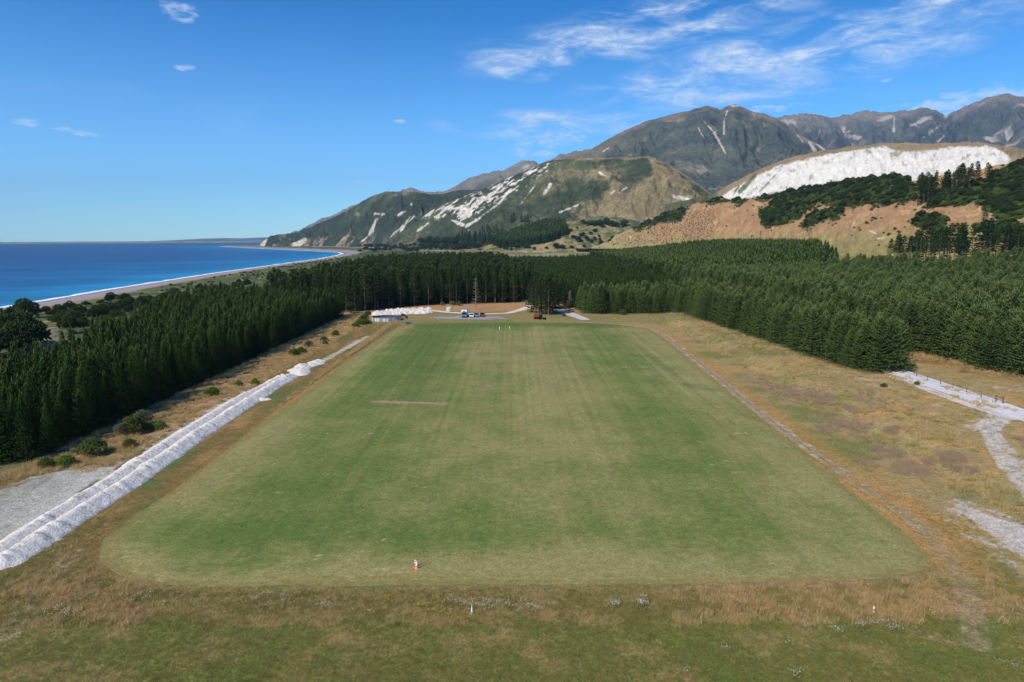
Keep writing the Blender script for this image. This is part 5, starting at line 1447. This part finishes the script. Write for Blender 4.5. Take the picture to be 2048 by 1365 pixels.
SUV = ([(-.5, .32), (-.5, .72), (-.46, .86), (-.22, 1.0), (.49, 1.02), (.5, .6), (.49, .34)], [(-.25, .98), (-.12, 1.56), (-.02, 1.62), (.38, 1.6), (.48, 1.0)])
HATCH = ([(-.5, .3), (-.5, .64), (-.45, .78), (-.2, .94), (.48, .96), (.5, .55), (.49, .32)], [(-.24, .92), (-.08, 1.42), (.05, 1.47), (.32, 1.44), (.47, .95)])
car('parked_car', 943, 634.7, rad(4), M['white_paint'], 'white car parked immediately right of the white camper truck', 'car', HATCH, 4.3, 1.78)
car('parked_car', 953.3, 633.8, rad(14), M['silver_paint'], 'pale grey car with dark windows parked between white and red cars', 'car', SUV, 4.6, 1.86)
car('parked_car', 965.3, 633.4, rad(14), M['red_paint'], 'dark red car parked rightmost in the row by the gravel', 'car', HATCH, 4.2, 1.76)

g = G(928.5, 635.2)
o = empty('camper_truck', g, rad(-2))
MB().box((0, 3.3, 1.95), (2.35, 5.6, 2.5)).build('box_body', M['white_paint'], o)
MB().box((0, 3.3, 3.24), (2.3, 5.5, .09)).build('roof_panel', M['silver_paint'], o)
MB().loft([[(-1.17, -.9, 2.35), (1.17, -.9, 2.35), (1.17, .55, 2.25), (-1.17, .55, 2.25)], [(-1.12, -.75, 3.0), (1.12, -.75, 3.0), (1.17, .55, 3.2), (-1.17, .55, 3.2)]]).build('luton', M['white_paint'], o)
MB().loft([[(x * s, y, z) for y, z in ((-1.55, .45), (-1.6, 1.05), (-1.2, 1.25), (.5, 1.3), (.5, .45))] for x, s in ((-1.0, 1), (1.0, 1))]).build('bonnet', M['silver_paint'], o)
MB().loft([[(-.98, -1.15, 1.26), (.98, -1.15, 1.26), (.98, .5, 1.3), (-.98, .5, 1.3)], [(-.88, -.62, 2.24), (.88, -.62, 2.24), (.95, .5, 2.26), (-.95, .5, 2.26)]]).build('windscreen', M['glass'], o)
MB().box((0, -.88, 2.67), (1.1, .05, .3)).build('front_window', M['glass'], o)
MB().box((0, -1.61, .82), (1.2, .05, .28)).build('grille', M['liner'], o)
MB().box((0, -1.66, .5), (2.0, .16, .22)).build('bumper', M['liner'], o)
for sx in (-1, 1):
    MB().box((sx * .8, -1.61, .88), (.3, .06, .2)).build('headlight', M['lamp'], o)
    MB().box((sx * 1.16, -.75, 1.55), (.12, .2, .4)).build('mirror', M['liner'], o)
    MB().box((sx * 1.18, 2.6, 2.3), (.03, 1.3, .6)).build('window', M['glass'], o)
    wheel(o, sx * .95, -.75, .38, .26); wheel(o, sx * .95, 4.4, .38, .4)
tag(o, 'white camper truck with grey roof facing the field, tallest vehicle in the yard', 'camper')

# green tractor and the red implement hitched behind it
g = G(1083.3, 639.3)
o = empty('tractor', g, rad(62))
o.scale = (.85, .85, .85)
MB().loft([[(x, y, z) for x, z in ((-.36, .75), (.36, .75), (.36, 1.35), (.28, 1.48), (-.28, 1.48), (-.36, 1.35))] for y in (-2.1, -.35)]).build('bonnet', M['tractor_green'], o)
MB().box((0, -.2, .75), (.7, 3.2, .45)).build('chassis', M['liner'], o)
MB().box((0, -2.13, 1.1), (.6, .05, .5)).build('grille', M['liner'], o)
MB().loft([[(-.62, -.35, 1.2), (.62, -.35, 1.2), (.62, 1.0, 1.2), (-.62, 1.0, 1.2)], [(-.56, -.1, 2.4), (.56, -.1, 2.4), (.56, .9, 2.4), (-.56, .9, 2.4)]]).build('cab', M['glass'], o)
MB().box((0, .42, 2.46), (1.35, 1.3, .12)).build('roof', M['tractor_green'], o)
MB().tube((.3, -1.1, 1.4), (.3, -1.1, 2.2), .05).build('exhaust', M['liner'], o)
for sx in (-1, 1):
    wheel(o, sx * .85, .75, .82, .5, M['yellow_paint']); wheel(o, sx * .72, -1.6, .48, .32, M['yellow_paint'])
    MB().box((sx * .85, .75, 1.7), (.52, 1.4, .08)).build('mudguard', M['tractor_green'], o)
    MB().box((sx * .28, -2.13, 1.28), (.14, .06, .12)).build('headlight', M['lamp'], o)
tag(o, 'small green tractor parked in front of the pine clump', 'tractor')
g = G(1074, 638.6)
o = empty('farm_machine', g, rad(75))
o.scale = (.72, .72, .78)
MB().loft([[(-1.1, -1.3, 1.2), (1.1, -1.3, 1.2), (1.1, 1.5, 1.2), (-1.1, 1.5, 1.2)], [(-1.3, -1.6, 2.5), (1.3, -1.6, 2.5), (1.3, 1.7, 2.5), (-1.3, 1.7, 2.5)]]).build('hopper', M['machine_red'], o)
MB().box((0, .1, 2.54), (2.3, 3.0, .06)).build('cover', M['liner'], o)
MB().box((0, .1, .85), (1.6, 3.0, .4)).build('frame', M['liner'], o)
MB().box((0, -2.2, .75), (.14, 1.8, .14)).build('drawbar', M['machine_red'], o)
for sx in (-1, 1):
    MB().box((sx * 1.2, 1.9, 1.5), (.12, .3, 1.4)).build('side_arm', M['machine_red'], o)
    wheel(o, sx * 1.15, .9, .62, .42, M['panel_light']); wheel(o, sx * 1.15, -.8, .62, .42, M['panel_light'])
tag(o, 'red trailed machine on white wheels left of the green tractor', 'farm machine')

# ------------------------------------------------------------------ markers, cones and the wire fence
M['cone'] = flat('orange road cone', (214, 96, 70), .55, .3, .08)
M['conepink'] = flat('sun-faded orange cone', (226, 150, 132), .6, .3, .08)
M['white_plastic'] = flat('white plastic', (240, 240, 236), .5, .3, .04)
def cone(px, py, mat, H, label, bands, top=None):
    o = empty('traffic_cone', G(px, py), .4)
    r = lambda z: .155 - .115 * z / H
    MB().box((0, 0, .025), (.40, .40, .05)).build('base', mat, o)
    zs = sorted(set([.05] + [z for b in bands for z in b[:2]] + [H]))
    for z0, z1 in zip(zs[:-1], zs[1:]):
        mm, nm = mat, 'shell'
        for b in bands:
            if b[0] <= z0 + 1e-6 and z1 <= b[1] + 1e-6: mm, nm = b[2], 'band'
        MB().lathe([(r(z0), z0), (r(z1), z1)], 18).build(nm, mm, o, False)
    return tag(o, label, 'cone')
cone(831.0, 1134.5, M['cone'], .86, 'orange traffic cone with black and white bands, farther of the pair', [(.46, .58, M['white_plastic']), (.58, .64, M['liner']), (.64, .80, M['white_plastic'])])
cone(833.4, 1138.2, M['conepink'], .90, 'faded pink-orange cone with white upper half, nearer of the pair', [(.40, .84, M['white_plastic'])])
def stake(px, py, h, mats, label, r=.05, cone_=False):
    o = empty('field_marker', G(px, py))
    n = len(mats)
    for k, mm in enumerate(mats):
        z0, z1 = h * k / n, h * (k + 1) / n
        rr = lambda z: r * (1.9 - 1.5 * z / h) if cone_ else r
        MB().lathe([(rr(z0), z0), (rr(z1), z1)], 12).build('shaft', mm, o)
    MB().lathe([(r * (2.6 if cone_ else 1.3), 0), (r * (2.6 if cone_ else 1.3), .04)], 12).build('foot', mats[0], o)
    return tag(o, label, 'marker')
stake(943.8, 1228.5, .78, [M['conepink'], M['white_plastic'], M['white_plastic']], 'slim white marker with faded orange foot in the daisies before the field', .06, True)
stake(1747.3, 1225.5, .55, [M['white_plastic'], M['panel_dark'], M['white_plastic']], 'short white and grey marker in the tan grass at the right', .07)
stake(999.3, 660.5, 1.2, [M['white_plastic'], M['white_plastic']], 'white marker post on the far field edge, left of the two', .10)
stake(1019, 659.5, 1.2, [M['yellow_paint'], M['white_plastic']], 'yellowish marker post on the far field edge, right of the two', .10)

M['post'] = flat('grey timber post', (98, 92, 86), .9, .1, .2, 6)
FENCE_PX = [(1778, 733.5), (1791, 738.5), (1811.3, 745.7), (1833, 753.4), (1855, 762), (1880.6, 769.4), (1905.5, 777.5), (1933, 786), (1961.8, 796), (1990.6, 804.3)]
fpnt = [G(*p) for p in FENCE_PX]
o = empty('wire_fence', fpnt[0])
base = fpnt[0]
for k, p in enumerate(fpnt):
    q = p - base
    MB().tube((q[0], q[1], q[2] - .2), (q[0], q[1], q[2] + 1.25), .075, .065, 7).build('post', M['post'], o)
for h in (.3, .6, .9, 1.15):
    w_ = MB()
    for a, b_ in zip(fpnt[:-1], fpnt[1:]):
        a2, b2 = a - base, b_ - base
        w_.tube((a2[0] - .07, a2[1], a2[2] + h), (b2[0] - .07, b2[1], b2[2] + h), .012, None, 4, False)
    w_.build('wire', M['galv'], o)
tag(o, 'wire fence on thin grey posts along the white gravel road', 'fence')
p0, p1 = G(1990.6, 804.3), G(2005.4, 808.5)
p0 = p0 + (p1 - p0) * .04
o = empty('gate_frame', p0); d = p1 - p0
for q in (np.zeros(3), d):
    MB().tube((q[0], q[1], q[2] - .2), (q[0], q[1], q[2] + 1.45), .11, .10, 8).build('post', M['post'], o)
MB().tube((0, 0, 1.2), (d[0], d[1], d[2] + 1.2), .075, None, 7).build('rail', M['post'], o)
tag(o, 'timber strainer of two posts and top rail ending the wire fence', 'fence frame')

# long low shed in the valley
g = G(998, 500)
o = empty('farm_shed', g, rad(4))
MB().box((0, 0, 2), (34, 12, 4)).build('wall', M['panel_light'], o)
MB().loft([[(x, y, z) for y, z in ((-6.6, 4.02), (0, 5.8), (6.6, 4.02))] for x in (-17.4, 17.4)]).build('roof', M['white_paint'], o)
for k in range(4): MB().box((-11 + k * 7.2, -6.03, 1.6), (4.4, .1, 3.0)).build('door', M['panel_dark'], o)
tag(o, 'long white-roofed farm shed on the valley floor beyond the pines', 'shed')
for (px, py, s, lb) in [(1075, 501, .5, 'small pale farm building right of the long shed in the valley'), (1070, 498.5, .4, 'tiny white house half hidden in valley trees')]:
    g = G(px, py); o = empty('farm_building', g, .3)
    MB().box((0, 0, 1.6), (11 * s * 2, 8, 3.2)).build('wall', M['panel_light'], o)
    MB().loft([[(x, y, z) for y, z in ((-4.5, 3.22), (0, 5.2), (4.5, 3.22))] for x in (-11.5 * s, 11.5 * s)]).build('roof', M['white_paint'], o)
    tag(o, lb, 'house')

# ------------------------------------------------------------------ grass, weeds and flowers
def blades(name, seed, n, h, w, spread, mat, lean=.5, heads=None):
    rg = np.random.default_rng(seed)
    a = rg.uniform(0, 6.28, n); r = spread * np.sqrt(rg.random(n))
    b = np.stack([r * np.cos(a), r * np.sin(a), np.zeros(n)], 1)
    t = rg.uniform(0, 6.28, n); e = rg.uniform(0, lean, n); L = h * rg.uniform(.5, 1.15, n)
    tip = b + np.stack([np.cos(t) * np.sin(e), np.sin(t) * np.sin(e), np.cos(e)], 1) * L[:, None]
    s = np.stack([-np.sin(t + 1), np.cos(t + 1), 0 * t], 1) * w
    V = np.stack([b - s, b + s, tip], 1).reshape(-1, 3); F = np.arange(3 * n).reshape(-1, 3)
    tint = np.repeat(rg.random(n), 3)
    col = np.stack([tint, np.repeat((rg.random(n) < .12) * 1.0, 3), tint * 0], 1)
    mats, mi = [mat], np.zeros(n, int)
    if heads is not None:
        hm, hn, hs = heads
        k = rg.integers(0, n, hn); c = tip[k]
        HV, HF = [], []
        for j in range(hn):
            q = len(V) + len(HV)
            for m_ in range(5):
                an = 6.283 * m_ / 5; HV.append(c[j] + np.array([math.cos(an) * hs, math.sin(an) * hs, rg.normal(0, hs * .3)]))
            HV.append(c[j] + np.array([0, 0, hs * .5]))
            HF += [(q + m_, q + (m_ + 1) % 5, q + 5) for m_ in range(5)]
        V = np.concatenate([V, np.array(HV)]); F = np.concatenate([F, np.array(HF)])
        col = np.concatenate([col, np.full((len(HV), 3), .5)]); mats.append(hm); mi = np.concatenate([mi, np.ones(len(HF), int)])
    return np_mesh(name, V, F, None, False, col, mats, mi)
proto_collection('sward', [blades('sward_a', 1, 40, .16, .012, .30, M['grass'], .8), blades('sward_b', 2, 40, .22, .012, .28, M['grass'], .7), blades('sward_c', 3, 36, .26, .011, .26, M['dry'], .6), blades('sward_d', 4, 44, .5, .011, .30, M['dry'], .45)])
NG = 60000
gx = rgt.uniform(-66, 66, NG); gy = 44 + 34 * rgt.random(NG) ** 1.4
keep = in_view(gx, gy, gx * 0, 60) & (sd_poly(gx, gy, FIELD, 30) < -.15) & (sd_poly(gx, gy, APRON, 30) < -.5) & (sd_poly(gx, gy, RGRAV, 30) < .3) & (np.abs(gx - xa(gy)) > 2.2) & (np.abs(gx - xb(gy)) > 2.2)
keep &= sd_line(gx, gy, TRACK, 20) > 1.0
gx, gy = gx[keep], gy[keep]; nn = fbm(gx * .22 + 40, gy * .22, 4) + .5 * fbm(gx * .05, gy * .05, 4)
bandm = (gy > 54.5) & (gy < 64)
pick = np.where(nn + rgt.normal(0, .2, len(gx)) + bandm * .22 > .36, 2, rgt.integers(0, 2, len(gx)))
tanz = (bandm & (gx > 14) & (gx < 46) & (nn > -.25)) | (bandm & (gx < -32) & (nn > -.1)) | ((np.abs(gx) > 42) & (gy > 62) & (nn > .0))
pick = np.where(tanz & (rgt.random(len(gx)) < .30) & (fbm(gx * .6, gy * .6, 3) > -.15), 3, pick)
gs = rgt.uniform(.6, 1.15, len(gx)) * np.where(bandm, 1.15, .85)
scatter('rough_grass', np.stack([gx, gy, gz(gx, gy) - .02], -1), rgt.uniform(0, 6.28, len(gx)), gs, pick, PROTO['sward'])
# taller dry grass along the left and right margins
proto_collection('drygrass', [blades('dry_a', 11, 60, .55, .018, .45, M['dry'], .6), blades('dry_b', 12, 60, .4, .018, .5, M['grass'], .7), blades('dry_c', 13, 70, .75, .016, .4, M['dry'], .5)])
lx, ly = [], []
qx_ = rgt.uniform(-72, -57.5, 9000); qy_ = 82 + 210 * rgt.random(9000) ** 1.3
kk = (fbm(qx_ * .22 + 40, qy_ * .22, 4) > -.12) & (sd_poly(qx_, qy_, APRON, 30) < -.6) & (qx_ < np.where(qy_ < 168, xb(qy_) - 2.6, -54)); lx.append(qx_[kk]); ly.append(qy_[kk])
qy_ = rgt.uniform(74, 290, 3500); qx_ = np.interp(qy_, [60, 80, 140, 200, 260, 300], [-42.5, -44.0, -45.5, -46.5, -47.5, -46]) + rgt.normal(0, .55, 3500); kk = sd_poly(qx_, qy_, FIELD, 30) < -.3; lx.append(qx_[kk]); ly.append(qy_[kk])
qx_ = rgt.uniform(58, 100, 9000); qy_ = 70 + 225 * rgt.random(9000) ** 1.3
kk = (fbm(qx_ * .2 + 9, qy_ * .1, 4) > .05) & (sd_poly(qx_, qy_, BLOCK_NEAR_RIGHT, 30) < 0) & (sd_line(qx_, qy_, TRACK, 30) > 1.8) & (sd_poly(qx_, qy_, RGRAV, 30) < 0) & (sd_line(qx_, qy_, RUT1, 30) > 1.2) & (sd_line(qx_, qy_, RUT2, 30) > 1.2) & (qx_ < np.interp(qy_, [130, 180], [97, 93])); lx.append(qx_[kk]); ly.append(qy_[kk])
qx_ = rgt.uniform(106, 118, 900); qy_ = rgt.uniform(125, 185, 900); kk = (sd_line(qx_, qy_, [(111, 182), (115, 158), (123, 138)], 30) < 3.5); lx.append(qx_[kk]); ly.append(qy_[kk])
lx, ly = np.concatenate(lx), np.concatenate(ly)
scatter('tall_dry_grass', np.stack([lx, ly, gz(lx, ly) - .03], -1), rgt.uniform(0, 6.28, len(lx)), rgt.uniform(.6, 1.3, len(lx)), rgt.integers(0, 3, len(lx)), PROTO['drygrass'])
# grey-pink dead weeds on the bank at right
proto_collection('deadweed', [blades('weed_a', 21, 80, .75, .015, .5, M['weed'], .75), blades('weed_b', 22, 80, .6, .016, .6, M['weed'], .9)])
WEEDS = [(1560, 778, 36, 14, 160), (1640, 800, 45, 14, 220), (1600, 795, 60, 16, 220), (1690, 852, 42, 14, 260), (1650, 858, 24, 10, 100), (1720, 812, 60, 16, 170), (1790, 860, 30, 8, 100), (1770, 905, 30, 12, 160), (1820, 940, 38, 12, 200), (1900, 920, 50, 16, 260), (1930, 940, 26, 10, 110), (1740, 930, 12, 8, 40), (1470, 704, 20, 6, 40), (1395, 672, 24, 6, 50), (1760, 790, 50, 10, 60), (2044, 880, 14, 8, 40), (1525, 762, 30, 10, 80)]
wx_, wy_ = [], []
for (a, b, sx, sy, n) in WEEDS:
    for _ in range(int(n * 1.5)):
        p = G(a + rgt.normal(0, sx * .5), b + rgt.normal(0, sy * .5)) if False else None
    g = G(a, b); gr_ = G(a + sx, b); gu = G(a, b - sy)
    r1, r2 = abs(gr_[0] - g[0]), abs(gu[1] - g[1])
    m_ = int(n * .52); wx_.append(g[0] + rgt.normal(0, r1 * .55, m_)); wy_.append(g[1] + rgt.normal(0, r2 * .55, m_))
wx_, wy_ = np.concatenate(wx_), np.concatenate(wy_)
kk = (fbm(wx_ * .5, wy_ * .3, 3) > -.2); wx_, wy_ = wx_[kk], wy_[kk]
scatter('dead_weeds', np.stack([wx_, wy_, gz(wx_, wy_) - .03], -1), rgt.uniform(0, 6.28, len(wx_)), rgt.uniform(.7, 1.3, len(wx_)), rgt.integers(0, 2, len(wx_)), PROTO['deadweed'])
# daisies and yellow flowers in the rough band
proto_collection('flowers', [blades('daisies_a', 31, 26, .42, .010, .30, M['grass'], .5, (M['daisy'], 6, .022)), blades('daisies_b', 32, 22, .38, .010, .4, M['grass'], .5, (M['daisy'], 3, .024)), blades('yellow_a', 33, 26, .4, .01, .35, M['grass'], .5, (M['yellowfl'], 7, .024))])
FL = [(650, 1215, 30, 8, 26, 0), (600, 1200, 120, 22, 40, 1), (930, 1215, 70, 16, 60, 0), (1000, 1212, 40, 14, 40, 0), (1060, 1222, 26, 10, 30, 0), (1228, 1214, 14, 8, 26, 0), (1286, 1212, 14, 9, 36, 0), (1258, 1200, 60, 10, 14, 1), (1745, 1254, 34, 6, 34, 0), (1675, 1264, 14, 5, 16, 0), (1610, 1256, 14, 4, 10, 0), (1790, 1262, 30, 5, 20, 1),
      (1450, 1302, 10, 6, 10, 0), (1590, 1352, 12, 6, 12, 0), (1375, 1346, 8, 8, 5, 1), (140, 1228, 30, 8, 20, 0), (240, 1200, 60, 12, 20, 1), (110, 1232, 30, 10, 14, 1), (300, 1198, 40, 12, 14, 1), (500, 1205, 50, 14, 16, 1), (1580, 1292, 8, 6, 6, 1), (2030, 1230, 30, 14, 24, 1), (2025, 1330, 30, 12, 14, 1), (1880, 1228, 16, 6, 8, 1), (1460, 1206, 60, 10, 14, 1),
      (880, 1228, 24, 10, 26, 2), (780, 1204, 14, 6, 14, 2), (1010, 1200, 30, 8, 16, 2), (590, 1210, 8, 4, 4, 2), (960, 1240, 60, 12, 12, 2), (1850, 1246, 30, 6, 8, 2), (2030, 1290, 20, 12, 10, 2), (870, 1210, 40, 8, 12, 2), (1850, 790, 10, 6, 10, 2), (1870, 840, 22, 6, 30, 2)]
fx, fy, fi = [], [], []
for (a, b, sx, sy, n, k) in FL:
    for _ in range(max(2, int(n * .6))):
        p = G(a + rgt.normal(0, sx * .55), b + rgt.normal(0, sy * .55)); fx.append(p[0]); fy.append(p[1]); fi.append(k if k != 1 else int(rgt.integers(0, 2)))
fx, fy, fi = np.array(fx), np.array(fy), np.array(fi)
kk = sd_poly(fx, fy, FIELD, 30) < -.2; fx, fy, fi = fx[kk], fy[kk], fi[kk]
scatter('wild_flowers', np.stack([fx, fy, gz(fx, fy)], -1), rgt.uniform(0, 6.28, len(fx)), rgt.uniform(.8, 1.3, len(fx)), fi, PROTO['flowers'])

# ------------------------------------------------------------------ the air between here and the mountains
HAZE = 3.6e-5
hz = bpy.data.materials.new('thin sea haze'); hz.use_nodes = True
ht = NT(hz.node_tree); ht.n.clear()
pv = ht.node('ShaderNodeVolumePrincipled')
pv.inputs['Color'].default_value = (.44, .69, 1.0, 1.0)
pv.inputs['Density'].default_value = HAZE
pv.inputs['Anisotropy'].default_value = 0.1
ho = ht.node('ShaderNodeOutputMaterial'); ht.l.new(pv.outputs[0], ho.inputs['Volume'])
hb = MB().box((0, 12000, 1150), (60000, 29000, 2400))
haze = hb.build('haze', hz)
tag(haze, kind='stuff')

# ------------------------------------------------------------------ what the setting and the uncountable growth look like
SETTING = {'ground': ('rough olive and tan grassland running out to the hills', 'ground'), 'playing_field': ('long mown green and tan field in the middle of the picture', 'field'), 'dirt_track': ('narrow dirt track along the right side of the field', 'track'),
    'gravel_road': ('pale grey gravel road beyond the wire fence at right', 'road'), 'roadside_verge': ('pale bare strip between the wire fence and the dry grass', 'verge'), 'access_road': ('white gravel road running behind the parked vehicles', 'road'),
    'forest_road': ('short white road coming out of the pines right of the clump', 'road'), 'gravel_yard': ('flat grey gravel patch where the cars are parked', 'yard'), 'sea': ('deep blue sea with turquoise shallows', 'sea'), 'surf_foam': ('thin white line of surf along the beach', 'surf'),
    'mountain_range': ('grey rocky mountain range at the far right', 'mountains'), 'distant_peaks': ('bluish distant peaks behind the coastal hills', 'mountains'), 'main_mountain': ('big dark mountain with pale slips below its summit', 'mountain'), 'coastal_headland': ('dark bushy headland falling to the sea', 'headland'),
    'front_ridge': ('ridge with white scree streaks and dry grass flank', 'ridge'), 'white_cliff_hill': ('hill with a broad white cliff face at right', 'hill'), 'near_hillside': ('tan grassy hillside with dark bush along its top', 'hillside'), 'valley_spur': ('low grassy spur in the mouth of the valley', 'spur'),
    'far_coast': ('faint low land on the sea horizon', 'coast'), 'shingle_spit': ('pale shingle spit below the headland', 'beach'), 'pine_plantation': ('dense dark pine plantation on both sides of the field', 'pines'), 'mature_pine_wood': ('tall dark pine wood behind the yard', 'wood'),
    'hillside_scrub': ('dark green scrub along the top of the tan hillside', 'scrub'), 'seedling_rows': ('rows of small seedlings on the terraced tan slope', 'seedlings'), 'dune_scrub': ('low olive scrub between the beach and the plantation', 'scrub'), 'valley_pine_strip': ('dark wedge of pines on the valley spur', 'pines'),
    'coastal_flat_wood': ('dark low wood on the flat below the headland', 'wood'), 'rough_grass': ('rough green and brown grass in the foreground', 'grass'), 'tall_dry_grass': ('tall dry straw-coloured grass along the field margins', 'grass'), 'dead_weeds': ('grey-pink dead weeds on the bank right of the track', 'weeds'),
    'wild_flowers': ('white daisies and yellow flowers in the rough grass', 'flowers'), 'haze': ('thin blue haze over the land and sea', 'haze')}
for o in COL.objects:
    if o.parent is None and o.name in SETTING: tag(o, *SETTING[o.name])
